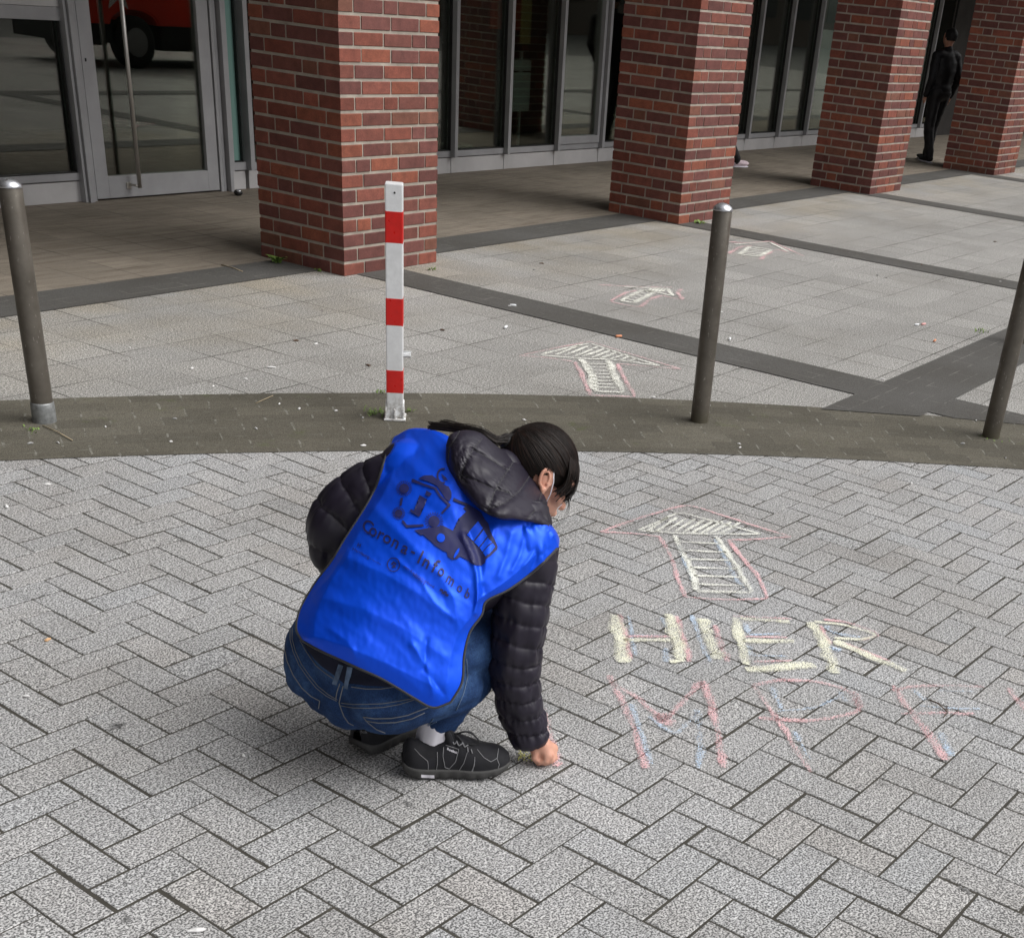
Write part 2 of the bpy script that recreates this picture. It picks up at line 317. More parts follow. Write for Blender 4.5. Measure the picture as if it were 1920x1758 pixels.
MAT = {
 'paver': mat_paver(), 'slab': mat_slab('concrete_slab'), 'arcade': mat_slab('arcade_slab', True),
 'strip_x': mat_strip('basalt_strip_x', 'x'), 'strip_y': mat_strip('basalt_strip_y', 'y'), 'band': mat_band(), 'brick': mat_brick(),
 'sand': mottled('joint_sand', (0.055, 0.050, 0.040), 0.95, 0.4, 20), 'mortar': mottled('mortar', (0.39, 0.345, 0.29), 0.95, 0.3, 10, bump=0.5, bscale=150),
 'asphalt': mottled('asphalt', (0.12, 0.118, 0.112), 0.9, 0.2, 1.5),
 'bollard': mat_bollard(), 'alu': mottled('brushed_aluminium', (0.62, 0.63, 0.66), 0.3, 0.25, 30, 0.9),
 'zinc': mottled('galvanised_sleeve', (0.30, 0.31, 0.31), 0.55, 0.45, 40, 0.5, 0.2, 80), 'white': mat_post(),
 'red': mottled('red_gloss_paint', (0.62, 0.012, 0.008), 0.35, 0.12, 25), 'frame': mottled('powder_coated_frame', (0.33, 0.33, 0.34), 0.42, 0.15, 4),
 'frame_light': mottled('pale_panel', (0.50, 0.49, 0.49), 0.5, 0.16, 3), 'gasket': mottled('black_gasket', (0.012, 0.012, 0.012), 0.6, 0.1),
 'glass': mat_glass('window_glass', 0.065, (0.62, 0.70, 0.66)), 'green_glass': NT('frosted_green').base((0.17, 0.30, 0.27), 0.25, 0.6),
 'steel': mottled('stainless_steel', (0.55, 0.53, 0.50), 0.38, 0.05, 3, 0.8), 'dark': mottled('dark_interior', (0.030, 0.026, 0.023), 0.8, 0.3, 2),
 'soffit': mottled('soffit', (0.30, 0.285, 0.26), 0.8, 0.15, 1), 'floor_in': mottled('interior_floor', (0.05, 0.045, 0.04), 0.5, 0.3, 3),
 'vest': mat_satin(), 'print': mat_fabric('navy_print', (0.008, 0.010, 0.085), 0.55, 0.0, 900, 0.1),
 'piping': mat_fabric('black_binding', (0.018, 0.018, 0.020), 0.6, 0.2, 900, 0.3), 'puffer': mat_fabric('black_nylon', (0.014, 0.011, 0.021), 0.46, 0.0, 700, 0.08, 0.2, 9, 0.38),
 'denim': mat_denim(), 'stitch': mat_fabric('pale_stitching', (0.17, 0.18, 0.20), 0.9, 0, 300, 0.4), 'denim_worn': mat_fabric('worn_denim', (0.10, 0.15, 0.24), 0.9, 0.0, 300, 0.3, 0.5, 40),
 'waist': mat_fabric('waistband_lining', (0.008, 0.010, 0.028), 0.9, 0, 300, 0.3), 'sock': mat_fabric('white_sock', (0.74, 0.72, 0.78), 0.95, 0.2, 500, 0.5),
 'shoe': mat_fabric('black_nubuck', (0.011, 0.011, 0.014), 0.75, 0.1, 400, 0.5, 0.3, 30, 0.3), 'sole': mottled('rubber_sole', (0.055, 0.054, 0.053), 0.75, 0.3, 25, bump=0.3),
 'trim': mat_fabric('grey_shoe_trim', (0.20, 0.20, 0.21), 0.6), 'lace': mat_fabric('black_lace', (0.02, 0.02, 0.022), 0.8, 0, 500, 0.6), 'hairtie': mat_fabric('black_elastic', (0.012, 0.012, 0.014), 0.7),
 'leaf': mottled('weed_leaf', (0.17, 0.27, 0.055), 0.6, 0.4, 40), 'straw': mottled('dry_straw', (0.42, 0.34, 0.22), 0.8, 0.2, 40), 'litter': mottled('white_scrap', (0.72, 0.71, 0.70), 0.8, 0.15, 60),
 'dry_leaf': mottled('dry_leaf', (0.10, 0.055, 0.03), 0.8, 0.4, 60), 'tan': mottled('tan_scrap', (0.62, 0.38, 0.2), 0.8, 0.2, 60), 'gray_scrap': mottled('grey_scrap', (0.33, 0.33, 0.32), 0.8, 0.2, 60),
 'chalk_w': mat_chalk('chalk_pale_yellow', (0.90, 0.90, 0.80), 0.44), 'chalk_solid': mat_chalk('chalk_yellow_dense', (0.90, 0.89, 0.69), 0.44), 'chalk_p': mat_chalk('chalk_pink', (0.84, 0.47, 0.49), 0.475), 'chalk_b': mat_chalk('chalk_blue', (0.50, 0.64, 0.82), 0.49),
 'pink': mottled('pink_trainer', (0.90, 0.74, 0.80), 0.8, 0.2, 30),
 'chalk_fp': mat_chalk('chalk_faint_pink', (0.84, 0.47, 0.49), 0.49), 'chalk_fb': mat_chalk('chalk_faint_blue', (0.50, 0.64, 0.82), 0.50),
 'stain': mat_chalk('dark_stain', (0.02, 0.018, 0.016), 0.40, 200), 'black': mottled('black_cloth', (0.008, 0.007, 0.009), 0.6, 0.2, 10), 'leather': mottled('black_leather', (0.005, 0.0045, 0.007), 0.65, 0.2, 12),
}
def mat_skin():
    m = NT('skin'); c = m.ramp(m.noise(22, 4), [(0.3, (0.50, 0.235, 0.165)), (0.7, (0.66, 0.37, 0.27))]); m.base(c, 0.5, 0.4)
    m.b.inputs['Subsurface Weight'].default_value = 0.12; m.b.inputs['Subsurface Radius'].default_value = (0.012, 0.005, 0.003); m.bump(m.noise(350, 3), 0.2, 0.0006); return m.m
MAT['skin'] = mat_skin()
def mat_hair():
    m = NT('dark_hair'); e = m.n('ShaderNodeAttribute', attribute_name='edge'); c = m.ramp(e.outputs['Fac'], [(0.0, (0.005, 0.0035, 0.003)), (0.6, (0.014, 0.008, 0.006)), (1.0, (0.050, 0.024, 0.016))])
    m.base(c, 0.58, 0.25); return m.m
MAT['hair'] = mat_hair()

# ------------------------------------------------------------------ the ground
def sheet(name, poly, z, mat, sub=0):
    bm = bmesh.new(); bm.faces.new([bm.verts.new((x, y, z)) for x, y in poly]); o = link(name, bm_mesh(name, bm), mat); return tag(o, kind='structure')
sheet('ground', [(-150, -150), (150, -150), (150, 150), (-150, 150)], -0.012, MAT['asphalt'])
sheet('paving_bed', [(-6, -5), (7, -5), (7, 4.2), (-6, 4.2)], -0.0019, MAT['sand'])
CI, RI = np.array([-5.998, -7.450]), 12.023                        # inner and outer arc of the kerb band
CO, RO = np.array([-3.859, -5.213]), 9.759
def arc(c, r, a0, a1, n=90): return [(c[0] + r * math.cos(a), c[1] + r * math.sin(a)) for a in np.linspace(a0, a1, n)]
def inner_r(a):                                                   # radius of the band's inner edge about the centre of the outer arc
    d = np.array([math.cos(a), math.sin(a)]); q = CO - CI; bq = q @ d; r = -bq + math.sqrt(max(bq * bq - q @ q + RI * RI, 0))
    return RO - min(max(RO - r, 0.45), 0.86)
AA = np.linspace(math.radians(-14), math.radians(122), 120)
outer = [(CO[0] + RO * math.cos(a), CO[1] + RO * math.sin(a)) for a in AA]
sheet('slab_paving', ([(40, outer[0][1])] + outer + [(-60, outer[-1][1]), (-60, 4.46), (40, 4.46)])[::-1], 0.0, MAT['slab'])
me = pymesh('kerb_band', [(CO[0] + r * math.cos(a), CO[1] + r * math.sin(a), 0.002) for a in AA for r in (inner_r(a), RO)], [(2 * i, 2 * i + 1, 2 * i + 3, 2 * i + 2) for i in range(len(AA) - 1)])
tag(link('kerb_band', me, MAT['band']), kind='structure')
sheet('arcade_paving', [(-60, 4.78), (60, 4.78), (60, 7.3), (-60, 7.3)], 0.0, MAT['arcade'])
sheet('paved_strip', [(-60, 4.42), (60, 4.42), (60, 4.80), (-60, 4.80)], 0.004, MAT['strip_x'])
def out_y(x): return CO[1] + math.sqrt(max(RO ** 2 - (x - CO[0]) ** 2, 0))
sheet('paved_strip', [(4.19, out_y(4.19) - 0.04), (4.56, out_y(4.56) - 0.04), (4.56, 4.42), (4.19, 4.42)], 0.0045, MAT['strip_y'])
for k in range(2, 6): sheet('paved_strip', [(4.19 + 3.93 * (k - 1) + 0.09 * (k > 2), 0.8), (4.53 + 3.93 * (k - 1) + 0.12 * (k > 2), 0.8), (4.53 + 3.93 * (k - 1) + 0.12 * (k > 2), 4.42), (4.19 + 3.93 * (k - 1) + 0.09 * (k > 2), 4.42)], 0.0045, MAT['strip_y'])
ox = lambda y: CO[0] + math.sqrt(RO ** 2 - (y - CO[1]) ** 2)
sheet('paved_strip', [(ox(0.4) - 0.05, 0.40), (60, 0.40), (60, 0.80), (ox(0.8) - 0.05, 0.80)], 0.0055, MAT['strip_x'])

# herringbone paving, every paver cut from the survey's lattice
def herringbone():
    A = np.array([-0.06074415, -0.99815337]); B = np.array([0.99815337, -0.06074415]); O = np.array([-0.61240549, 0.65952843])
    V = []; Fc = []; tint = []
    g = 0.0025; bv = 0.0022
    for i in range(-62, 62):
        for j in range(-62, 62):
            k = (i + j) % 4
            # run starts lie where i + j = 0 (mod 4): the unit cell (i..i+2, j-1..j) is a brick along A
            if k == 1: a0, a1, b0, b1 = i, i + 2, j - 1, j
            elif k == 3: a0, a1, b0, b1 = i, i + 1, j - 1, j + 1
            else: continue
            c = O + 0.1 * (A * (a0 + a1) / 2 + B * (b0 + b1) / 2)
            if not (-3.6 < c[0] < 4.9 and -3.6 < c[1] < 3.3): continue
            if np.linalg.norm(c - CO) > inner_r(math.atan2(c[1] - CO[1], c[0] - CO[0])) + 0.14: continue
            hx, hy = 0.05 * (a1 - a0) - g + rng.normal(0, 0.0006), 0.05 * (b1 - b0) - g + rng.normal(0, 0.0006)
            rot = rng.normal(0, 0.004); off = rng.normal(0, 0.0010, 2); z = -abs(rng.normal(0, 0.0004)); tx, ty = rng.normal(0, 0.0015, 2)
            ca, sa = math.cos(rot), math.sin(rot); n = len(V)
            for lx, ly, lz in [(hx, hy, -0.03)] and [(s1 * (hx - q), s2 * (hy - q), zz) for (q, zz) in ((0, -0.03), (0, -bv), (bv * 0.8, 0)) for (s1, s2) in ((-1, -1), (1, -1), (1, 1), (-1, 1))]:
                ax, ay = lx * ca - ly * sa + off[0], lx * sa + ly * ca + off[1]
                p = c + A * ax + B * ay; V.append((p[0], p[1], lz + z + lx * tx * 0.5 + ly * ty * 0.5))
            for r_ in (0, 4):
                for q in range(4): Fc.append((n + r_ + q, n + r_ + (q + 1) % 4, n + r_ + 4 + (q + 1) % 4, n + r_ + 4 + q))
            Fc.append((n + 8, n + 9, n + 10, n + 11))
            t = float(np.clip(rng.normal(0.98, 0.028), 0.88, 1.08)); w = rng.normal(0, 0.008); tint += [(t * (1 + w), t, t * (1 - w), 1)] * 12
    me = pymesh('herringbone_paving', V, Fc); at_ = me.color_attributes.new('tint', 'FLOAT_COLOR', 'POINT'); at_.data.foreach_set('color', np.array(tint, 'f').ravel())
    bm = bmesh.new(); bm.from_mesh(me); bmesh.ops.recalc_face_normals(bm, faces=bm.faces); bm.to_mesh(me); bm.free()
    return tag(link('herringbone_paving', me, MAT['paver']), kind='structure')
herringbone()

# ------------------------------------------------------------------ brick pillars
PX = [4.078, 8.137, 12.225, 16.36]; PYF, PD, PWD, CH = 4.219, 0.7195, 0.8765, 0.0833
BRICKC = [(0.25, 0.070, 0.045), (0.19, 0.062, 0.046), (0.28, 0.080, 0.045), (0.18, 0.060, 0.048), (0.21, 0.058, 0.038), (0.21, 0.078, 0.050), (0.15, 0.050, 0.040), (0.23, 0.070, 0.048), (0.18, 0.062, 0.050), (0.16, 0.052, 0.042)]
def pillar(k, label, seed):
    r = random.Random(seed); x0 = PX[k]; p = empty('brick_pillar', (x0, PYF, 0), label=label, cat='pillar', group='brick pillars of the arcade')
    H = 39 * CH; bm = bmesh.new(); e = 0.0048
    box(bm, x0 + e, x0 + PWD - e, PYF + e, PYF + PD - e, 0.0, H); link('mortar', bm_mesh('mortar', bm), MAT['mortar'], p)
    V = []; Fc = []; T = []
    def brick(xa, xb, ya, yb, z):
        n = len(V); d = [max(-.002, min(.002, r.gauss(0, 0.0009))) for _ in range(3)]; b = 0.003; z0, z1 = z + 0.001, z + 0.0685 + r.gauss(0, 0.0006)
        
        for (q, zz) in ((b, z0), (0, z0 + b), (0, z1 - b), (b, z1)):
            for X, Y in ((xa + q + d[0], ya + q + d[1]), (xb - q - (d[0] if xb > x0 + PWD - 0.01 else 0), ya + q + d[1]), (xb - q, yb - q), (xa + q + d[0], yb - q)): V.append((X, Y, zz))
        for r_ in (0, 4, 8):
            for q in range(4): Fc.append((n + r_ + q, n + r_ + (q + 1) % 4, n + r_ + 4 + (q + 1) % 4, n + r_ + 4 + q))
        Fc.append((n + 3, n + 2, n + 1, n)); Fc.append((n + 12, n + 13, n + 14, n + 15))
        c = r.choice(BRICKC); m_ = r.uniform(0.80, 1.06); T.extend([(c[0] * m_ * .95, c[1] * m_ * 1.02, c[2] * m_ * 1.06, 1)] * 16)
    for i in range(39):
        z = i * CH; A = i % 2
        if A:
            fr = r.choice([[.115, .24, .115, .24, .115], [.115, .115, .24, .24, .115], [.115, .24, .24, .115, .115]]); sd_ = r.choice([[.175, .24, .115, .175], [.175, .115, .24, .175]])
        else: fr = [.175, .24, .24, .175]; sd_ = [.115, .24, .24, .115]
        def lay(seg, L):
            s = (L - 0.0135 * (len(seg) - 1)) / sum(seg); out = []; c = 0
            for q in seg: out.append((c, c + q * s)); c += q * s + 0.0135
            return out
        fx = lay(fr, PWD); sy = lay(sd_, PD)
        for side in (0, 1):                                        # front row and rear row
            for n_, (a, b) in enumerate(fx):
                corner = n_ in (0, len(fx) - 1); dep = (sy[0][1] if side == 0 else PD - sy[-1][0]) if corner else 0.10
                ya, yb = (PYF, PYF + dep) if side == 0 else (PYF + PD - dep, PYF + PD); brick(x0 + a, x0 + b, ya, yb, z)
        for a, b in sy[1:-1]:
            brick(x0, x0 + 0.10, PYF + a, PYF + b, z); brick(x0 + PWD - 0.10, x0 + PWD, PYF + a, PYF + b, z)
    me = pymesh('brickwork', V, Fc); at_ = me.color_attributes.new('tint', 'FLOAT_COLOR', 'POINT'); at_.data.foreach_set('color', np.array(T, 'f').ravel())
    bm = bmesh.new(); bm.from_mesh(me); bmesh.ops.recalc_face_normals(bm, faces=bm.faces); bm.to_mesh(me); bm.free()
    link('brickwork', me, MAT['brick'], p); return p
pillar(0, 'nearest brick pillar, directly behind the red and white striped post', 1)
pillar(1, 'second brick pillar from the left, with a few mismatched bricks, behind the middle bronze bollard', 2)
pillar(2, 'third brick pillar from the left, just left of the standing man in black', 3)
pillar(3, 'farthest brick pillar at the right edge, beyond the standing man in black', 4)

# ------------------------------------------------------------------ the building over the arcade
FY = 7.10
bd = empty('office_building', (4.0, FY, 0), label='building front of grey framed glazing with a glass door, set back behind the brick pillars', cat='building')
boxes('ceiling', [(-20, 40, 4.2, 7.2, 39 * CH, 39 * CH + 0.4)], MAT['soffit'], bd)
boxes('upper_wall', [(-20, 40, 4.2, 4.6, 39 * CH + 0.4, 12), (-20, 40, 4.6, 14, 11.6, 12)], MAT['brick'], bd)
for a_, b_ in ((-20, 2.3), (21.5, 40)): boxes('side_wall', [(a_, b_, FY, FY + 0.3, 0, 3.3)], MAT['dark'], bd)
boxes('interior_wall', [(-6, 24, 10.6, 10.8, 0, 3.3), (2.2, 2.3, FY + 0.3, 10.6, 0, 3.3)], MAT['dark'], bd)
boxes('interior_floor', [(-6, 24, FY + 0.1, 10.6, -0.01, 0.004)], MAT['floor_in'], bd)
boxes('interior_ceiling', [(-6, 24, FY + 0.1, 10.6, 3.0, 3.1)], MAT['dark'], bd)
edges = [2.4, 4.36]
def window(xa, xb, z0=0.20, z1=3.0, glass='glass', sash=False):
    m_ = 0.028
    f = boxes('window', [(xa, xb, FY - 0.03, FY + 0.05, 0.145, z0), (xa, xb, FY - 0.03, FY + 0.05, z1, z1 + 0.08), (xa - m_, xa + m_ * 0.6, FY - 0.085, FY + 0.05, 0.145, z1 + 0.08)] +
              ([(xa + 0.03, xb - 0.035, FY - 0.045, FY + 0.03, z0 + 0.002, z0 + 0.075), (xa + 0.03, xa + 0.075, FY - 0.045, FY + 0.03, z0 + 0.0752, z1), (xb - 0.08, xb - 0.035, FY - 0.045, FY + 0.03, z0 + 0.0752, z1)] if sash else []), MAT['frame'], bd, 0.003)
    boxes('gasket', [(xa + m_ * 0.6, xb - m_, FY - 0.032, FY + 0.0, z0, z0 + 0.008), (xa + m_ * 0.6, xa + m_ * 0.6 + 0.007, FY - 0.031, FY, z0 + 0.008, z1), (xb - m_ - 0.007, xb - m_, FY - 0.031, FY, z0 + 0.008, z1)], MAT['gasket'], f)
    boxes('pane', [(xa, xb, FY + 0.004, FY + 0.012, z0, z1)], MAT[glass], f)
    boxes('base_panel', [(xa + 0.004, xb - 0.004, FY - 0.015, FY + 0.05, 0.0, 0.137)], MAT['frame_light'], bd, 0.002)
    return f
w0 = window(2.4, 4.375, 0.195, 1.145)
boxes('spandrel_panel', [(2.4, 4.36, FY - 0.03, FY + 0.04, 1.227, 1.36), (2.4, 4.36, FY - 0.022, FY + 0.04, 1.368, 3.0)], MAT['frame_light'], bd, 0.002)
window(5.765, 5.955, 0.205, 3.0, 'green_glass')
window(5.985, 6.86); window(6.86, 7.72); window(7.72, 8.58); window(8.58, 9.42); window(9.42, 10.30); window(10.30, 11.15, sash=True)
for k in range(12): window(11.15 + 0.87 * k, 11.15 + 0.87 * (k + 1))
boxes('door_post', [(4.362, 4.385, FY - 0.07, FY + 0.05, 0.0, 2.5), (4.388, 4.425, FY - 0.09, FY + 0.05, 0.0, 2.5), (4.43, 4.472, FY - 0.055, FY + 0.05, 0.0, 2.5),
                    (5.655, 5.685, FY - 0.055, FY + 0.05, 0.0, 2.5), (5.69, 5.715, FY - 0.05, FY + 0.05, 0.0, 2.5), (5.722, 5.755, FY - 0.095, FY + 0.05, 0.0, 2.5)], MAT['frame'], bd, 0.003)
door = boxes('door', [(4.482, 4.592, FY - 0.045, FY + 0.02, 0.012, 2.3), (5.535, 5.645, FY - 0.045, FY + 0.02, 0.012, 2.3), (4.592, 5.535, FY - 0.045, FY + 0.02, 0.012, 0.16), (4.592, 5.535, FY - 0.045, FY + 0.02, 2.18, 2.3)], MAT['frame'], bd, 0.003)
boxes('pane', [(4.592, 5.535, FY - 0.015, FY - 0.007, 0.16, 2.18)], MAT['glass'], door)
tubes('handle', [([(4.80, FY - 0.13, 0.085), (4.80, FY - 0.13, 1.75)], 0.0155), ([(4.775, FY - 0.13, 0.10), (4.775, FY - 0.03, 0.10)], 0.008), ([(4.80, FY - 0.13, 1.70), (4.80, FY - 0.03, 1.70)], 0.01)], MAT['steel'], door, 12)
boxes('lock_plate', [(4.745, 4.785, FY - 0.055, FY - 0.0455, 0.07, 0.115)], MAT['steel'], door, 0.002)
boxes('key_slot', [(4.508, 4.516, FY - 0.052, FY - 0.0455, 0.905, 0.925)], MAT['gasket'], door)
boxes('dark_recess_box', [(6.02, 6.10, FY - 0.12, FY - 0.09, 0.95, 1.06)], MAT['gasket'], bd, 0.004)

# things seen through the glazing
def slab_thing(name, lst, mat, label, cat, group=None):
    o = boxes(name, lst, MAT[mat] if isinstance(mat, str) else mat, None, 0.004); return tag(o, label, cat, group)
poster_m = mottled('poster_red', (0.55, 0.06, 0.02), 0.5, 0.5, 2.0); poster_y = mottled('poster_yellow', (0.85, 0.60, 0.25), 0.6, 0.3, 3)
pst = slab_thing('poster', [(9.62, 10.12, 7.46, 7.475, 1.22, 2.3)], poster_m, 'tall red poster with a yellow edge behind the glazing between the two nearest pillars', 'poster')
link_b = boxes('poster_edge', [(10.13, 10.30, 7.46, 7.475, 1.1, 2.3)], poster_y, pst)
slab_thing('counter', [(8.66, 9.36, 7.75, 8.1, 0.0, 1.02), (8.62, 9.42, 7.70, 8.12, 1.024, 1.06)], 'dark', 'dark counter standing behind the window right of the nearest pillar', 'counter')
slab_thing('paper_box', [(8.84, 9.24, 7.34, 7.58, 0.006, 0.20)], mottled('pale_green_box', (0.30, 0.38, 0.30), 0.8, 0.6, 9), 'pale green crate on the floor behind the window right of the nearest pillar', 'box')
slab_thing('display_stand', [(10.36, 10.93, 7.9, 7.93, 0.42, 0.80), (10.36, 10.93, 7.9, 7.93, 0.815, 0.92), (10.45, 10.48, 7.94, 7.97, 0.0, 1.0), (10.80, 10.83, 7.94, 7.97, 0.0, 1.0)], mottled('pale_board', (0.75, 0.72, 0.70), 0.7, 0.2, 5), 'pale notice stand behind the window left of the second pillar', 'stand')
slab_thing('window_bench', [(12.2, 14.4, 7.3, 7.6, 0.25, 0.62)], mottled('bench_cloth', (0.10, 0.09, 0.085), 0.8, 0.5, 4), 'low dark bench behind the window between the second and third pillars', 'bench')

# red van parked across the square: stands right of the picture, seen reflected in the glass door
van_ = empty('parked_van', (12.0, -2.6, 0), label='red van parked across the square, seen only as a reflection in the glass door', cat='van')
def vpart(name, prof, y0, y1, mat, par=van_, bev=0.03):            # side profile (x, z) swept across the width
    bm = bmesh.new(); A_ = [bm.verts.new((x, y0, z)) for x, z in prof]; B2 = [bm.verts.new((x, y1, z)) for x, z in prof]; n = len(prof); bm.faces.new(A_); bm.faces.new(B2[::-1])
    for i in range(n): j = (i + 1) % n; bm.faces.new((A_[j], A_[i], B2[i], B2[j]))
    bmesh.ops.recalc_face_normals(bm, faces=bm.faces); bmesh.ops.bevel(bm, geom=[e for e in bm.edges if abs(e.verts[0].co.y - e.verts[1].co.y) < 1e-6], offset=bev, segments=2, affect='EDGES'); return link(name, bm_mesh(name, bm), mat, par)
archp = lambda cx: [(cx + .43 * math.cos(a), .58 + .20 * math.sin(a)) for a in np.linspace(0, PI, 12)][::-1]
van_red = mottled('red_car_paint', (0.85, 0.04, 0.012), 0.35, 0.05)
vpart('body', [(11.85, .58)] + [(x, z) for x, z in archp(12.7)] + archp(15.9) + [(16.9, .58), (16.9, 1.2), (16.6, 2.1), (12.9, 2.15), (12.3, 1.3), (11.85, 1.15)], -4.2, -2.45, van_red)
vpart('sill', [(13.2, .24), (15.4, .24), (15.4, .575), (13.2, .575)], -4.1, -2.5, MAT['gasket'], bev=.01)
vpart('bumper', [(11.80, .30), (12.2, .30), (12.2, .575), (11.80, .575)], -4.15, -2.47, MAT['gasket'], bev=.03)
vpart('side_window', [(13.0, 1.35), (16.4, 1.35), (16.3, 1.95), (13.2, 1.95)], -2.449, -2.43, MAT['gasket'], bev=.005)
for cx in (12.7, 15.9):
    for y_ in (-2.46, -4.0):
        a_v, a_f = tube([(cx, y_ + .02, .35), (cx, y_, .35), (cx, y_ - .18, .35), (cx, y_ - .2, .35)], [.29, .35, .35, .29], 32); wh = link('wheel', pymesh('wheel', a_v, a_f), MAT['gasket'], van_, True)
        a_v, a_f = tube([(cx, y_ + .024, .35), (cx, y_ + .012, .35)], [.19, .21], 24); link('rim', pymesh('rim', a_v, a_f), MAT['frame'], wh, True)
star = [(12.42 + r * math.cos(a), 1.02 + r * math.sin(a)) for a, r in [(PI / 2 + k * PI / 5, .30 if k % 2 == 0 else .12) for k in range(10)]]
vpart('star_sticker', star, -2.449, -2.440, MAT['white'], bev=.0005)
# building across the square: outside the picture, it closes the view in the reflections
ob = empty('offscreen_building', (60, -18, 0), label='long brown building across the square, seen only as dark reflections in the arcade glazing', cat='building')
boxes('wall', [(22, 110, -30, -18, 0, 14)], mottled('brown_render', (0.12, 0.095, 0.08), 0.9, 0.3, 0.4), ob); 
for k in range(3):
    for j in range(20): boxes('window', [(24 + 4.2 * j, 26.4 + 4.2 * j, -17.998, -17.95, 1.2 + 4 * k, 3.4 + 4 * k)], MAT['gasket'], ob)
shade_block = empty('offscreen_building', (-20, 6, 0), label='brown block added out of view on the left to shade the left faces of the pillars', cat='building')  # added block out of view, keeps sky light off the pillars' left faces
boxes('wall', [(-30, -7, -1, 20, 0, 14)], mottled('brown_shade_block', (0.13, 0.09, 0.07), 0.9, 0.3, 0.4), shade_block)
for k in range(3):
    for j in range(5): boxes('window', [(-7.02, -6.97, 4.2 * j, 2.4 + 4.2 * j, 1.2 + 4 * k, 3.4 + 4 * k)], MAT['gasket'], shade_block)
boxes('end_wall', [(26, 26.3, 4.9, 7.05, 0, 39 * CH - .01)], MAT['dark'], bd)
# door stop
ds = empty('door_stop', tuple(onz(447, 367)), label='small black door stop with a shiny cap on the arcade floor beside the nearest pillar', cat='door stop')
v, f = ellipsoid(onz(447, 367) + np.array([0, 0, 0.022]), np.eye(3), (0.034, 0.034, 0.024), 12); link('base', pymesh('base', v, f), MAT['gasket'], ds, True)
v, f = ellipsoid(onz(447, 367) + np.array([-0.006, -0.014, 0.036]), np.eye(3), (0.018, 0.018, 0.014), 10); link('cap', pymesh('cap', v, f), MAT['alu'], ds, True)

# ------------------------------------------------------------------ bollards and the folding post
def revolve(prof, seg=40):
    v = []; f = []
    for r, z in prof:
        for j in range(seg): a = 2 * PI * j / seg; v.append((r * math.cos(a), r * math.sin(a), z))
    for i in range(len(prof) - 1):
        for j in range(seg): k = (j + 1) % seg; f.append((i * seg + j, i * seg + k, (i + 1) * seg + k, (i + 1) * seg + j))
    f.append(tuple((len(prof) - 1) * seg + j for j in range(seg))); return v, f
proto = None
def bollard(x, y, h, label, sleeve=False, lean=(0, 0), r=0.041):
    b = empty('bollard', (x, y, 0), label=label, cat='bollard', group='bronze steel bollards along the dark band')
    sh = lambda z: (x + lean[0] * z, y + lean[1] * z)
    def put(name, prof, mat):
        v, f = revolve(prof); v = [(a + sh(c)[0], d + sh(c)[1], c) for a, d, c in v]; return link(name, pymesh(name, v, f), mat, b, True)
    put('shaft', [(r, -0.02), (r, 0.3), (r, 0.6), (r, h - 0.022), (r * 0.96, h - 0.019)], MAT['bollard'])
    put('cap', [(r * 0.90, h - 0.024), (r * 1.04, h - 0.022), (r * 1.04, h - 0.017), (r * 0.92, h - 0.008), (r * 0.62, h + 0.001), (r * 0.3, h + 0.006), (0.0008, h + 0.008)], MAT['alu'])
    if sleeve: put('sleeve', [(r + 0.004, -0.01), (r + 0.004, 0.045), (r + 0.003, 0.075), (r + 0.0004, 0.080)], MAT['zinc'])
    return b
g0 = onz(84, 790); g1 = onz(1311, 790); g2 = onz(1857, 819)
bollard(g0[0], g0[1], 0.878, 'bronze bollard with a pale worn foot sleeve at the left edge, near the glass door', True)
bollard(g1[0], g1[1], 0.922, 'bronze bollard with a silver cap standing in front of the second brick pillar', lean=(-0.004, 0.008))
bollard(g2[0], g2[1], 0.90, 'bronze bollard at the right edge whose top is out of the picture')
bollard(6.26, 0.60, 0.90, 'distant dark bollard cut by the right edge, behind the nearer right bollard')

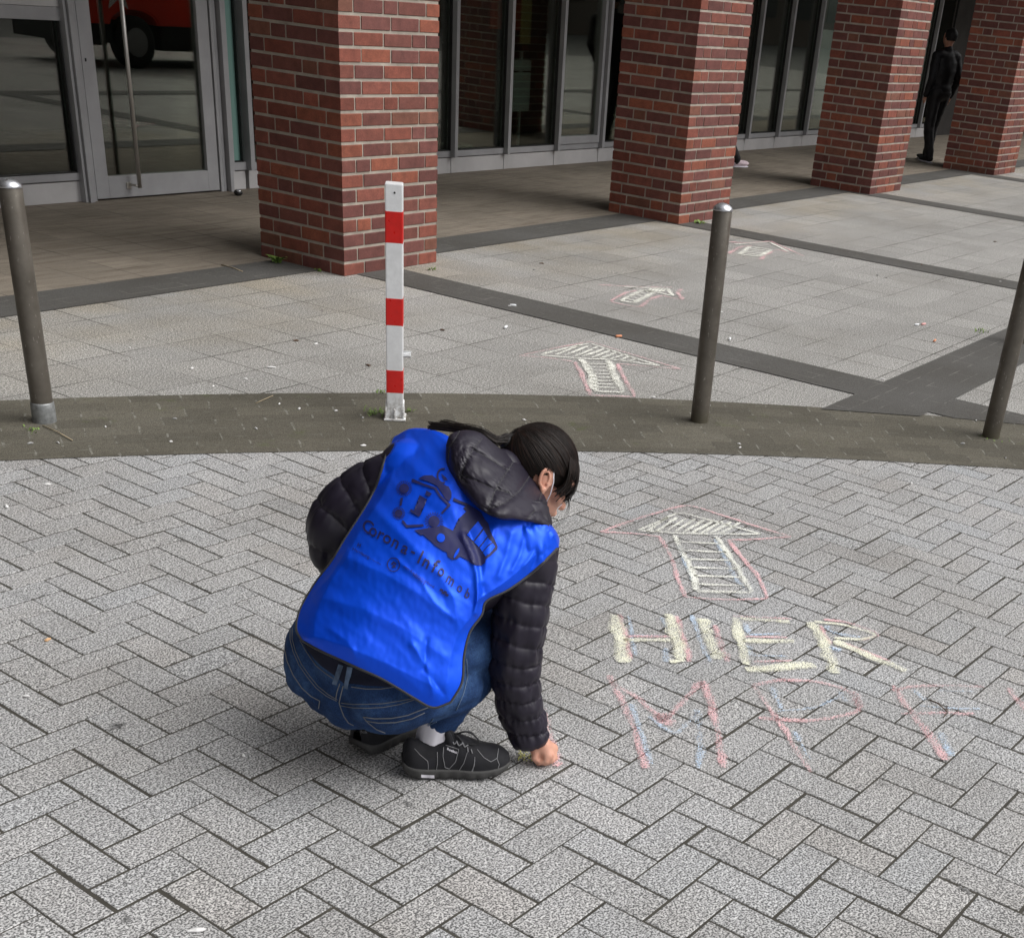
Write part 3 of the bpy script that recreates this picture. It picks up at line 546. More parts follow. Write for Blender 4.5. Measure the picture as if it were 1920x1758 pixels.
def folding_post():
    c = onz(741, 784); rz = math.atan2(RT[1], RT[0]) + math.radians(9)
    p = empty('folding_post', (c[0], c[1], 0), label='square red and white striped folding parking post in front of the nearest brick pillar', cat='parking post')
    R3 = Matrix.Rotation(rz, 4, 'Z'); Tm = Matrix.Translation((c[0], c[1], 0))
    def put(name, lst, mat, bevel=0.003, parent=p):
        bm = bmesh.new()
        for b in lst: box(bm, *b, bevel=bevel)
        bm.transform(Tm @ R3); return link(name, bm_mesh(name, bm), mat, parent)
    w = 0.035; H = 0.933
    zs = [0.0, 0.115, 0.215, 0.392, 0.505, 0.712, 0.835, H]       # band edges from the foot up
    shaft = put('shaft', [(-w, w, -w, w, 0.004, H)], MAT['white'], 0.005)
    for k, (a, b) in enumerate(((1, 2), (3, 4), (5, 6))):
        put('stripe', [(-w - 0.0006, w + 0.0006, -w - 0.0006, w + 0.0006, zs[a], zs[b])], MAT['red'], 0.0052, shaft)
    bm = bmesh.new(); bmesh.ops.create_cone(bm, cap_ends=True, segments=16, radius1=0.004, radius2=0.004, depth=0.003); bm.transform(Tm @ R3 @ Matrix.Translation((0.003, -w - 0.0005, H - 0.032)) @ Matrix.Rotation(PI / 2, 4, 'X')); link('bolt_hole', bm_mesh('bolt_hole', bm), MAT['gasket'], shaft)
    bm = bmesh.new(); bmesh.ops.create_cone(bm, cap_ends=True, segments=24, radius1=0.0135, radius2=0.0135, depth=0.034); bm.transform(Tm @ R3 @ Matrix.Translation((w + 0.014, 0, 0.273)) @ Matrix.Rotation(PI / 2, 4, 'Y')); bmesh.ops.bevel(bm, geom=bm.edges, offset=0.002, segments=2, affect='EDGES'); link('lock_barrel', bm_mesh('lock_barrel', bm), MAT['white'], p, True)
    put('base_plate', [(-0.046, 0.046, -0.055, 0.05, 0.003, 0.011)], MAT['white'], 0.003)
    bm = bmesh.new()
    for sx in (-1, 1):
        prof = [(-0.045, 0.011), (-0.042, 0.04), (-0.024, 0.072), (0.0, 0.082), (0.024, 0.072), (0.042, 0.04), (0.045, 0.011)]
        xa = sx * 0.036; vsA = [bm.verts.new((xa - 0.003, y, z)) for y, z in prof]; vsB = [bm.verts.new((xa + 0.003, y, z)) for y, z in prof]
        bm.faces.new(vsA); bm.faces.new(vsB[::-1])
        for i in range(7): j = (i + 1) % 7; bm.faces.new((vsA[j], vsA[i], vsB[i], vsB[j]))
    box(bm, -0.003, 0.003, -0.052, -0.0262, 0.011, 0.05); bm.transform(Tm @ R3); bmesh.ops.recalc_face_normals(bm, faces=bm.faces); link('bracket', bm_mesh('bracket', bm), MAT['white'], p)
    return p
folding_post()

# ------------------------------------------------------------------ chalk drawings (strokes lie on the paving, 3 mm up)
def stroke_mesh(lines, z):
    V = []; Fc = []; E = []
    for pts, w in lines:
        P = catmull(np.array([(*onz(*p)[:2], 0) for p in pts]), max(6, 6 * len(pts))) if len(pts) > 2 else np.linspace(np.array([*onz(*pts[0])[:2], 0]), np.array([*onz(*pts[1])[:2], 0]), 8)
        L = np.linalg.norm(P[-1] - P[0]); n = len(P); T = np.gradient(P, axis=0); T /= np.linalg.norm(T, axis=1)[:, None] + 1e-9; N = np.c_[-T[:, 1], T[:, 0], 0 * T[:, 0]]
        ph = rng.uniform(0, 9); b = len(V)
        for i in range(n):
            ww = w * (0.85 + 0.4 * nz(i * 0.35, ph)) * 0.5 * (0.7 if i in (0, n - 1) else 1); q = P[i] + N[i] * nz(i * 0.3, ph + 5) * w * 0.25
            for k, e in ((-1.25, 1.0), (-0.5, 0.15), (0.5, 0.15), (1.25, 1.0)): r = q + N[i] * ww * k; V.append((r[0], r[1], z)); E.append(e)
        for i in range(n - 1):
            for k in range(3): a = b + i * 4 + k; Fc.append((a, a + 4, a + 5, a + 1))
    me = pymesh('stroke', V, Fc); at_ = me.attributes.new('edge', 'FLOAT', 'POINT'); at_.data.foreach_set('value', np.array(E, 'f')); return me
def C1(o, s): return lambda *p: [(o[0] + a / s, o[1] + b / s) for a, b in p]
ZC = [0.0042]
def chalk(name, label, cat, layers, z0, split=None):
    e = empty(name, tuple(onz(*layers[0][1][0][0][0])), label=label, cat=cat)
    for i, (mat, lines, part) in enumerate(layers):
        cuts = split.get(part) if split else None; cuts = cuts or [list(range(len(lines)))]
        for q in cuts: link(part, stroke_mesh([lines[k] for k in q], z0 + 0.0007 * i), MAT[mat], e)
    return e
c = C1((1100, 900), 2.3415)
chalk('chalk_arrow', 'large pink-outlined chalk arrow with pale rungs, above the chalked word HIER', 'chalk arrow', [
 ('chalk_p', [(c((60, 230), (200, 180), (330, 140), (450, 115), (620, 165), (760, 210), (895, 250)), .016), (c((895, 250), (760, 262), (620, 265)), .014), (c((620, 265), (700, 360), (760, 440), (790, 522)), .018), (c((790, 522), (620, 528), (430, 515)), .015), (c((430, 515), (400, 430), (370, 340), (320, 250)), .018), (c((320, 250), (200, 236), (60, 230)), .014)], 'pink_outline'),
 ('chalk_b', [(c((400, 280), (430, 360), (470, 450)), .018), (c((560, 260), (610, 350), (650, 430), (690, 475)), .02)], 'blue_lines'),
 ('chalk_w', [(c((225, 225), (320, 185), (410, 150), (560, 185), (760, 240)), .016), (c((760, 240), (560, 240), (380, 235), (225, 225)), .016)] + [(c((a, 226 + a * .02), (a + 90, 168 + (a - 300) * .08)), .017) for a in (265, 305, 345, 385, 425, 465, 505, 545, 585)] +
  [(c((385, 245), (420, 320), (460, 400), (485, 490)), .026), (c((565, 250), (620, 330), (680, 420), (722, 495)), .024), (c((485, 492), (722, 497)), .03)] +
  [(c((398 + 18 * i, 275 + 37 * i), (590 + 23 * i, 283 + 37 * i)), .016) for i in range(6)], 'pale_fill')], 0.0032)
chalk('chalk_word', 'thick pale yellow chalk word HIER with pink and blue shadow lines', 'chalk writing', [
 ('chalk_b', [(c((182, 600), (215, 770)), .016), (c((190, 682), (330, 686)), .012), (c((330, 605), (350, 650)), .016), (c((345, 740), (347, 800)), .02), (c((460, 595), (505, 720), (540, 800)), .018), (c((695, 630), (712, 675)), .022), (c((712, 682), (850, 676)), .012), (c((722, 772), (880, 776)), .014), (c((712, 730), (722, 775)), .02), (c((1050, 640), (1085, 672), (1200, 692)), .02), (c((1060, 735), (1115, 752)), .03)], 'blue_shadow'),
 ('chalk_p', [(c((140, 590), (170, 690), (190, 790)), .02), (c((390, 600), (420, 690), (450, 800)), .022), (c((170, 690), (380, 690)), .016), (c((560, 640), (590, 740), (625, 800)), .026), (c((640, 600), (900, 612)), .016), (c((690, 690), (880, 695)), .014), (c((730, 800), (900, 795)), .014), (c((1040, 615), (1150, 630), (1275, 680), (1200, 705)), .02), (c((1020, 640), (1065, 722)), .02), (c((1130, 718), (1330, 800)), .018)], 'pink_shadow'),
 ('chalk_solid', [(c((115, 595), (132, 660), (155, 740), (152, 805)), .044), (c((160, 706), (380, 706)), .028), (c((355, 592), (385, 680), (418, 790)), .042), (c((362, 800), (432, 796)), .022), (c((505, 612), (535, 690), (578, 790)), .042), (c((650, 608), (670, 700), (705, 815)), .034), (c((675, 612), (890, 626)), .030), (c((685, 708), (912, 712)), .034), (c((700, 838), (1000, 815)), .046), (c((985, 628), (1030, 700), (1060, 775), (1090, 852)), .040), (c((1000, 624), (1130, 640), (1262, 680), (1200, 702), (1085, 696)), .020), (c((1090, 708), (1200, 760), (1400, 842)), .036)], 'letter')], 0.0032, {'letter': [[0, 1, 2, 3], [4], [5, 6, 7, 8], [9, 10, 11]], 'blue_shadow': [[0, 1, 2, 3], [4], [5, 6, 7, 8], [9, 10]], 'pink_shadow': [[0, 1, 2], [3], [4, 5, 6], [7, 8, 9]]})
chalk('chalk_word', 'unfinished pink and blue chalk letters MPF in the row under the word HIER', 'chalk writing', [
 ('chalk_fb', [(c((195, 985), (230, 1090), (282, 1250)), .02), (c((270, 1040), (390, 1110), (490, 1020)), .016), (c((480, 1010), (502, 1130), (490, 1268)), .022), (c((815, 910), (852, 1005)), .02), (c((840, 1018), (1000, 1000), (1110, 950)), .012), (c((1110, 930), (1135, 975)), .018), (c((908, 1105), (935, 1150)), .018), (c((1430, 920), (1482, 968)), .022), (c((1540, 925), (1700, 930)), .013), (c((1460, 990), (1600, 1003), (1725, 1006)), .015), (c((1560, 1110), (1602, 1212)), .03), (c((940, 1160), (985, 1230)), .012)], 'blue_shadow'),
 ('chalk_fp', [(c((105, 860), (160, 980), (205, 1090), (255, 1268)), .026), (c((110, 890), (220, 960), (340, 1062)), .022), (c((340, 1062), (430, 970), (502, 885)), .022), (c((310, 1030), (345, 1060), (335, 1075)), .05), (c((510, 885), (550, 1000), (580, 1150), (603, 1265)), .026), (c((730, 900), (790, 990), (850, 1070), (900, 1160), (980, 1285)), .020), (c((725, 905), (850, 882), (1000, 888), (1130, 920), (1192, 970), (1180, 1022), (1050, 1050), (900, 1058), (755, 1048)), .020), (c((1172, 930), (1200, 1000)), .035), (c((1345, 905), (1400, 990), (1470, 1080), (1582, 1232)), .030), (c((1340, 925), (1450, 907), (1600, 905), (1745, 912)), .020), (c((1380, 1030), (1550, 1025), (1702, 1030)), .020), (c((1850, 915), (1885, 960), (1925, 1015)), .024)], 'letter')], 0.0032, {'letter': [[0, 1, 2, 3, 4], [5, 6, 7], [8, 9, 10], [11]], 'blue_shadow': [[0, 1, 2], [3, 4, 5, 6, 11], [7, 8, 9, 10]]})
c = C1((760, 400), 3.0)
chalk('chalk_arrow', 'chalk arrow with hatched head on the slabs, right of the striped post', 'chalk arrow', [
 ('chalk_p', [(c((640, 805), (830, 765), (1040, 725)), .014), (c((1040, 725), (1250, 790), (1550, 880)), .014), (c((1550, 880), (1380, 866), (1190, 850)), .014), (c((1190, 850), (1230, 930), (1290, 1035)), .026), (c((1290, 1036), (1040, 1028)), .022), (c((1040, 1028), (1000, 930), (955, 840)), .028), (c((955, 840), (800, 816), (640, 805)), .014)], 'pink_outline'),
 ('chalk_w', [(c((765, 800), (900, 765), (1040, 735)), .024), (c((1040, 735), (1230, 800), (1430, 860)), .02), (c((1430, 862), (1200, 832), (980, 820), (765, 802)), .022)] + [(c((a, b), (min(a + 130, (b + .4 * a - 401.7) / .7205), b - .4 * (min(a + 130, (b + .4 * a - 401.7) / .7205) - a))), .022) for a, b in ((850, 800), (900, 804), (950, 808), (1000, 812), (1050, 817), (1100, 823), (1150, 829), (1200, 834), (1250, 841))] +
  [(c((985, 826), (1040, 900), (1062, 1000)), .05), (c((1140, 832), (1170, 910), (1222, 1010)), .04), (c((1062, 1006), (1225, 1012)), .028)] + [(c((1015 + (y - 850) * .3, y), (1150 + (y - 850) * .32, y + 3)), .014) for y in range(850, 1000, 19)], 'pale_fill')], 0.0052)
chalk('chalk_arrow', 'small chalk arrow beyond the dark strip, just left of the middle bollard', 'chalk arrow', [
 ('chalk_p', [(c((1085, 405), (1300, 416), (1500, 420)), .024), (c((1155, 497), (1230, 455), (1300, 437)), .03), (c((1155, 500), (1240, 520), (1325, 530)), .02), (c((1325, 530), (1370, 490), (1440, 465)), .035), (c((1440, 465), (1540, 487), (1556, 487)), .02), (c((1556, 487), (1538, 450), (1552, 430)), .035)], 'pink_outline'),
 ('chalk_w', [(c((1230, 418), (1480, 428)), .03), (c((1480, 428), (1500, 468)), .035), (c((1500, 468), (1400, 445), (1300, 430)), .03), (c((1215, 495), (1330, 437)), .045), (c((1285, 508), (1400, 447)), .04), (c((1215, 495), (1285, 508)), .04)] + [(c((1240 + 24 * i, 484 - 12 * i), (1302 + 24 * i, 497 - 12 * i)), .022) for i in range(5)] + [(c((1360 + 22 * i, 448 - i), (1385 + 22 * i, 424)), .022) for i in range(5)], 'pale_fill')], 0.0052)
c = C1((1360, 220), 3.43)
chalk('chalk_arrow', 'farthest chalk arrow, small and foreshortened, just right of the middle bollard near the second pillar', 'chalk arrow', [
 ('chalk_p', [(c((25, 805), (150, 810), (290, 800)), .03), (c((290, 800), (400, 850), (505, 895)), .03), (c((25, 880), (90, 840), (170, 828)), .04), (c((225, 920), (270, 880), (340, 856), (400, 872)), .035)], 'pink_outline'),
 ('chalk_w', [(c((60, 820), (280, 806)), .028), (c((280, 806), (330, 830), (410, 870)), .03), (c((90, 885), (160, 835)), .05), (c((160, 835), (295, 856)), .035), (c((295, 856), (210, 898)), .05), (c((210, 898), (90, 885)), .035)] + [(c((110 + 14 * i, 876 - 9 * i), (225 + 14 * i, 888 - 9 * i)), .024) for i in range(5)], 'pale_fill')], 0.0052)

# ------------------------------------------------------------------ litter, stains, weeds
def blob(c, r, z, squash=0.7, seed=0, thick=0.0, n=18):
    V = [(c[0], c[1], z + thick)]; rr = random.Random(seed); a0 = rr.uniform(0, 6)
    for j in range(n):
        a = 2 * PI * j / n; q = r * (0.72 + 0.5 * nz(math.cos(a) * 1.3, math.sin(a) * 1.3, seed * 3.1)); x, y = q * math.cos(a), q * math.sin(a) * squash
        V.append((c[0] + x * math.cos(a0) - y * math.sin(a0), c[1] + x * math.sin(a0) + y * math.cos(a0), z))
    return V, [(0, 1 + j, 1 + (j + 1) % n) for j in range(n)]
def stain(px, py, r, label, k):
    V, Fc = blob(onz(px, py), r, 0.0022, 0.75, k); me = pymesh('stain', V, Fc); a = me.attributes.new('edge', 'FLOAT', 'POINT'); a.data.foreach_set('value', np.array([0.0] + [1.3] * 18, 'f'))
    return tag(link('stain', me, MAT['stain']), label, 'stain', 'dark spots on the herringbone pavers')
stain(218, 1362, .040, 'dark grey stain on a paver left of the woman, the largest of the spots', 1)
stain(238, 1721, .022, 'round dark spot on a paver at the bottom left', 2)
stain(766, 1508, .020, 'small black spot on the paver just below the woman\'s near shoe', 3)
stain(1810, 1668, .022, 'faint dark spot on a paver at the bottom right', 4)
stain(78, 1494, .013, 'tiny dark spot on a joint at the left edge, level with the woman\'s shoes', 5)
stain(340, 1014, .020, 'faint stain on a paver high up between the left bollard and the woman', 6)
stain(1640, 984, .016, 'left of two small dark spots on the pavers at upper right', 7)
stain(1684, 994, .018, 'right of two small dark spots on the pavers at upper right', 8)
def scrap(px, py, r, mat, label, cat, k, group=None, z=0.004):
    V, Fc = blob(onz(px, py), r, z, 0.45, k, 0.004, 9); n = len(V); V = V + [(a, b, z - 0.0025) for a, b, c_ in V]; Fc = Fc + [tuple(i + n for i in q[::-1]) for q in Fc] + [(1 + j, n + 1 + j, n + 1 + (j + 1) % 9, 1 + (j + 1) % 9) for j in range(9)]
    return tag(link('scrap', pymesh('scrap', V, Fc), MAT[mat]), label, cat, group)
SC = [(49, 1306, .013, 'white scrap on a paver at the left edge, above the big dark stain'), (456, 1417, .013, 'curved white scrap on a paver left of the woman\'s shoes'), (90, 909, .015, 'white scrap high up on the pavers near the left bollard'),
      (368, 1745, .020, 'pale splash on a paver at the bottom edge'), (12, 950, .017, 'white scrap at the left edge of the pavers'), (1708, 907, .010, 'white dot on the pavers near the foot of the right bollard'),
      (1803, 1148, .008, 'tiny white crumb at the right of the pavers, level with the word HIER')]
for k, (a, b, r, lb) in enumerate(SC): scrap(a, b, r, 'litter', lb, 'scrap', k + 20, 'white scraps on the pavers')
scrap(90, 1200, .015, 'tan', 'small tan crumb of wood on a paver at the left edge', 'scrap', 31)
BS = [(57, 833), (109, 832), (321, 830), (561, 768), (329, 787), (524, 759), (682, 837), (400, 726), (680, 785), (983, 789), (1386, 834), (1387, 841), (1805, 833), (630, 772), (1060, 828), (1225, 746), (1885, 860), (1830, 790), (480, 805), (198, 802), (1330, 762), (1655, 712)]
for k, (a, b) in enumerate(BS): scrap(a, b, .011 if k % 3 else .015, 'litter' if k % 4 else 'gray_scrap', 'small pale scrap lying on the dark curved band', 'scrap', k + 50, 'pale scraps on the dark band', 0.0065)
US = [(243, 653), (360, 692), (509, 690), (460, 712), (593, 646), (690, 686), (955, 575), (1001, 507), (1016, 495), (1352, 586), (1645, 517), (1728, 497), (1850, 537), (1875, 529), (1865, 454), (1588, 516), (1662, 522), (830, 620), (1420, 600), (890, 466), (555, 640)]
for k, (a, b) in enumerate(US): scrap(a, b, .012 + .006 * (k % 3), ('litter', 'gray_scrap', 'dry_leaf')[k % 3] if k > 4 else 'litter', 'small scrap or leaf crumb on the grey slabs near the pillars', 'scrap', k + 90, 'crumbs on the grey slabs', 0.006)
def chalk_stick(px, py, ang, mat, label, z=0.009, L=0.036):
    g = onz(px, py); d = np.array([math.cos(ang), math.sin(ang), 0]); o = tubes('chalk_stick', [([g + d * t * L + np.array([0, 0, z]) for t in (-.5, -.47, 0, .47, .5)], np.array([.005, .006, .0065, .006, .005]))], mat, None, 12); return tag(o, label, 'chalk', 'loose chalk sticks')
ch_w = mottled('chalk_stick_white', (0.8, 0.82, 0.84), 0.9, 0.05); ch_o = mottled('chalk_stick_orange', (0.72, 0.30, 0.16), 0.9, 0.1); ch_p = mottled('chalk_stick_pink', (0.78, 0.42, 0.40), 0.9, 0.1)
chalk_stick(948, 616, 0.3, ch_w, 'white chalk stick on the slabs right of the striped post')
chalk_stick(962, 575, -0.9, ch_w, 'white chalk stick lying on the dark strip near the small arrow')
chalk_stick(1160, 633, -0.6, ch_o, 'orange chalk stick on the edge of the dark strip')
chalk_stick(1368, 638, 0.4, ch_w, 'white chalk stick on the slabs just right of the middle bollard')
chalk_stick(1718, 611, -0.5, ch_w, 'white chalk stick lying in the long joint towards the right bollard')
chalk_stick(1731, 610, -0.4, ch_p, 'pink chalk stick next to the white one in the long joint')
chalk_stick(1752, 641, 0.1, ch_o, 'orange chalk stick left of the right bollard')
def straw(a, b, label, r=0.0014, z=0.006): tag(tubes('straw', [([np.array([*onz(*a)[:2], z]), np.array([*onz((a[0] + b[0]) / 2 + 2, (a[1] + b[1]) / 2)[:2], z + 0.002]), np.array([*onz(*b)[:2], z])], r)], MAT['straw'], None, 5), label, 'straw')
straw((80, 800), (136, 828), 'long dry straw at the foot of the left bollard', 0.0022); straw((480, 758), (512, 744), 'dry straw on the dark band left of the striped post', 0.0016); straw((415, 498), (455, 511), 'pale twig on the dark strip left of the nearest pillar', 0.003)
tw = [tuple(onz(*p) + np.array([0, 0, .005])) for p in ((1742, 1510), (1745, 1512))]
tag(tubes('twig', [([onz(1742, 1313) + np.array([0, 0, .004]), onz(1757, 1322) + np.array([0, 0, .008]), onz(1775, 1336) + np.array([0, 0, .004])], .0018), ([onz(1775, 1326) + np.array([0, 0, .004]), onz(1775, 1340) + np.array([0, 0, .006]), onz(1768, 1346) + np.array([0, 0, .004])], .0014)], MAT['dry_leaf'], None, 5), 'small brown twig lying on the chalk letter F', 'twig')
def weed(px, py, n, h, label, k, spread=0.03, wide=0.004):
    g = onz(px, py); rr = random.Random(k); V = []; Fc = []
    for i in range(n):
        a = rr.uniform(0, 2 * PI); b0 = g + np.array([rr.gauss(0, spread * .4), rr.gauss(0, spread * .4), 0.0]); L = h * rr.uniform(.5, 1.1); d = np.array([math.cos(a), math.sin(a), 0]); s = np.array([-d[1], d[0], 0]); m0 = len(V)
        for t in np.linspace(0, 1, 6):
            q = b0 + d * L * .75 * t ** 1.4 + np.array([0, 0, L * (t - .55 * t * t)]); w = wide * math.sin(PI * min(t * .9 + .1, 1)) + .0003; V += [q - s * w, q + s * w]
        Fc += [(m0 + 2 * j, m0 + 2 * j + 1, m0 + 2 * j + 3, m0 + 2 * j + 2) for j in range(5)]
    return tag(link('weed', pymesh('weed', V, Fc), MAT['leaf'], None, True), label, 'weed')
weed(703, 776, 46, .05, 'grass tuft growing left of the foot of the striped post', 1, .05, .0016)
weed(765, 772, 16, .03, 'small weed on the right of the striped post\'s foot', 2, .03, .002)
weed(712, 736, 14, .03, 'small tuft at the slab edge behind the striped post', 6, .03, .002)
weed(520, 494, 14, .11, 'leafy weed growing against the left face of the nearest brick pillar', 3, .03, .010)
weed(1312, 420, 12, .06, 'pale leafy weed at the corner of the second pillar', 4, .05, .012)
weed(58, 808, 18, .018, 'flat moss tuft beside the left bollard', 5, .05, .003)
weed(1862, 822, 40, .014, 'low moss ring around the foot of the right bollard', 7, .09, .003)
weed(600, 509, 8, .03, 'tiny white flowers at the foot of the nearest pillar', 8, .03, .006)
weed(1843, 622, 20, .03, 'thin moss line at the slab corner left of the right bollard', 9, .08, .003)
weed(810, 507, 8, .04, 'small weed in the dark strip beside the nearest pillar', 10, .04, .005)
# @@P0@@
# ------------------------------------------------------------------ the squatting woman
HIP = loc(-.2, -.06, .30)
Nv = (-RT * .1 - FW * .73 + np.array([0, 0, .66])); Nv /= np.linalg.norm(Nv)
Tv = RT * .437 + FW * .568 + np.array([0, 0, .699]); Tv -= Nv * (Tv @ Nv); Tv /= np.linalg.norm(Tv)
Sv = np.cross(Tv, Nv); Sv = Sv if Sv @ RT > 0 else -Sv              # towards her right hand
Mv = loc(-.10, .07, .46)
woman = empty('person', tuple(loc(0, 0, 0)), math.atan2(RT[1], RT[0]), label='squatting woman in a blue printed vest drawing with chalk on the pavers', cat='person')
def back(px, py, off=0.0, ks=1.9, kt=0.5, a=0.135):                # her back: a curved sheet over the torso
    d = ray(px, py); lo, hi = 2.0, 4.6
    def g(t):
        P = CW + d * t - Mv; s = P @ Sv; q = P @ Tv; ss = abs(s); cs = ks * (ss * ss if ss < .17 else .17 * .17 + .34 * (ss - .17))
        return P @ Nv - (a + off - cs - kt * q * q)
    for _ in range(42):
        m = (lo + hi) / 2
        if g(m) > 0: lo = m
        else: hi = m
    return CW + d * lo
def polyd(x, y, pts):                                             # distance (px) to a polyline, and signed side
    best = 1e9
    for (a, b), (c, d) in zip(pts[:-1], pts[1:]):
        L = (c - a) ** 2 + (d - b) ** 2; t = max(0, min(1, ((x - a) * (c - a) + (y - b) * (d - b)) / L)); e = math.hypot(x - a - t * (c - a), y - b - t * (d - b)); best = min(best, e)
    return best

# --- body: one continuous skin (head, neck, trunk, limbs, right hand with fingers)
HC = at(1007, 892, .33)
Hf = RT * .80 + FW * .30 - np.array([0, 0, .52]); Hf /= np.linalg.norm(Hf)
Hu = RT * .42 + FW * .38 + np.array([0, 0, .82]); Hu -= Hf * (Hu @ Hf); Hu /= np.linalg.norm(Hu)
Hs = np.cross(Hf, Hu)                                             # her right side, towards the camera
HK = .90
def hd(f, u, s): return HC + (Hf * f + Hu * u + Hs * s) * HK
shR, shL = at(990, 1035, .13), at(768, 885, .25)
elR, wrR = at(967, 1215, .08), at(1000, 1392, .09)
elL, wrL = at(632, 1000, .24), loc(-.10, .36, .42)
hipR_, hipL_ = loc(-.13, -.06, .28), loc(-.29, .02, .30)
knR, knL = at(945, 1182, .19), loc(-.10, .34, .37)
anR, anL = loc(-.045, .03, .085), loc(-.205, .10, .085)
neck = at(925, 905, .24)
E3 = np.array([Sv, Tv, Nv]); EH = np.array([Hf, Hs, Hu])
P_ = [ellipsoid(hd(-.005, .022, 0), EH, (.085, .066, .083)), ellipsoid(hd(.030, -.035, 0), EH, (.056, .052, .068)), capsule(hd(.045, -.085, 0), hd(.060, -.088, 0), .026, .022),
      capsule(hd(.082, -.008, 0), hd(.101, -.034, 0), .008, .0125), capsule(hd(.078, .026, .026), hd(.074, .026, .05), .010, .010), capsule(hd(.078, .026, -.026), hd(.074, .026, -.05), .010, .010),
      capsule(hd(.086, -.062, .012), hd(.086, -.062, -.012), .010, .010), capsule(hd(.055, -.02, .042), hd(.065, -.03, .028), .024, .02),
      capsule(neck, hd(-.02, -.05, 0), .056, .050), ellipsoid(loc(-.04, .15, .53), E3, (.155, .17, .085)), ellipsoid(loc(-.19, .0, .33), E3, (.12, .12, .06)), capsule(loc(-.18, .02, .34), loc(-.05, .14, .52), .07, .09),
      capsule(shR, elR, .048, .038), capsule(elR, wrR, .036, .024), capsule(shL, elL, .048, .038), capsule(elL, wrL, .036, .024), capsule(neck, shR, .05, .045), capsule(neck, shL, .05, .045),
      capsule(hipR_, knR, .075, .05), capsule(knR, anR, .045, .026), capsule(hipL_, knL, .075, .05), capsule(knL, anL, .045, .026),
      capsule(anR, anR + loc(.09, .02, -.045), .024, .018), capsule(anL, anL + loc(.05, .09, -.045), .024, .018)]
# right hand: palm, four bent fingers and the thumb closing on the chalk
pal = at(1017, 1398, .092); kn0 = [at(1034, 1399, .115), at(1036, 1407, .10), at(1032, 1414, .085), at(1024, 1418, .07)]
pp = [at(1039, 1411, .110), at(1040, 1420, .095), at(1035, 1425, .08), at(1025, 1427, .066)]
tp = [at(1028, 1425, .100), at(1027, 1430, .090), at(1021, 1431, .078), at(1012, 1430, .066)]
P_ += [capsule(wrR, pal, .022, .025), capsule(pal, (kn0[0] + kn0[1]) / 2, .023, .016), capsule(pal, (kn0[2] + kn0[3]) / 2, .022, .014)]
for a, b, c_, r in zip(kn0, pp, tp, (.0082, .0088, .0082, .0072)): P_ += [capsule(pal * .45 + a * .55, a, r * 1.25, r * 1.1, 10), capsule(a, b, r * 1.08, r, 10), capsule(b, c_, r, r * .82, 10)]
th0, th1, th2 = at(1004, 1408, .075), at(1003, 1420, .070), at(1010, 1430, .080)
P_ += [capsule(pal, th0, .016, .0115, 10), capsule(th0, th1, .011, .0095, 10), capsule(th1, th2, .0095, .008, 10)]
wl = wrL + loc(.035, .03, -.02); P_ += [capsule(wrL, wl, .024, .022)]
for k in range(4): b = wl + loc(.02, .012 * (k - 1.5), -.006); c_ = b + loc(.028, .002 * k, -.02); P_ += [capsule(wl, b, .012, .009, 10), capsule(b, c_, .009, .0075, 10), capsule(c_, c_ + loc(.006, 0, -.022), .0075, .006, 10)]
P_ += [capsule(wl, wl + loc(.012, -.03, -.012), .011, .009, 10), capsule(wl + loc(.012, -.03, -.012), wl + loc(.034, -.036, -.028), .009, .0075, 10)]
body = fuse('body', P_, 0.0036, 3, MAT['skin'], woman)
# ear
EC = hd(-.008, -.002, .073); eu = Hu * .93 - Hf * .25; ef = Hf * .93 + Hu * .25
ring = []
for t in np.linspace(-0.15, 1.12, 26):
    a = 2 * PI * (t * .86 + .30); rr_ = (.0165, .028); ring.append(EC + ef * (math.cos(a) * rr_[0] * (1.0 if math.sin(a) > -.4 else .62)) + eu * (math.sin(a) * rr_[1]) + Hs * (.007 + .006 * max(0, -math.cos(a))))
ear_parts = [tube(ring, [.0034 + .0012 * math.sin(PI * i / 25) for i in range(26)], 10), ellipsoid(EC + Hs * .001, np.array([ef, Hs, eu]), (.0145, .0065, .026), 12), capsule(EC - eu * .024 + Hs * .006, EC - eu * .031 + Hs * .006, .0075, .006, 10)]
rin = [EC + ef * (math.cos(a) * .0095 - .001) + eu * (math.sin(a) * .017 + .003) + Hs * .0095 for a in np.linspace(-.9, 2.4, 14)]; ear_parts.append(tube(rin, .0026, 8))
ear_parts.append(capsule(EC + ef * .012 - eu * .004 + Hs * .006, EC + ef * .011 - eu * .010 + Hs * .006, .0038, .0035, 8))
fuse('ear', ear_parts, 0.0016, 2, MAT['skin'], woman)
tubes('mask_strap', [([EC + ef * .014 + eu * .026 + Hs * .010, EC + ef * .020 + Hs * .012, EC + ef * .021 - eu * .03 + Hs * .010, hd(.036, -.082, .056)], .0014)], MAT['sock'], woman)
mk = []
V = []; Fc = []
for i in range(9):
    for j in range(9):
        u = i / 8; w = -1 + 2 * j / 8; V.append(hd(.088 - .055 * w * w - .02 * u + .012, -.030 - .075 * u, .055 * w))
for i in range(8):
    for j in range(8): a = i * 9 + j; Fc.append((a, a + 1, a + 10, a + 9))
mk_o = link('face_mask', pymesh('face_mask', V, Fc), MAT['sock'], woman, True); sm = mk_o.modifiers.new('s', 'SOLIDIFY'); sm.thickness = .0015

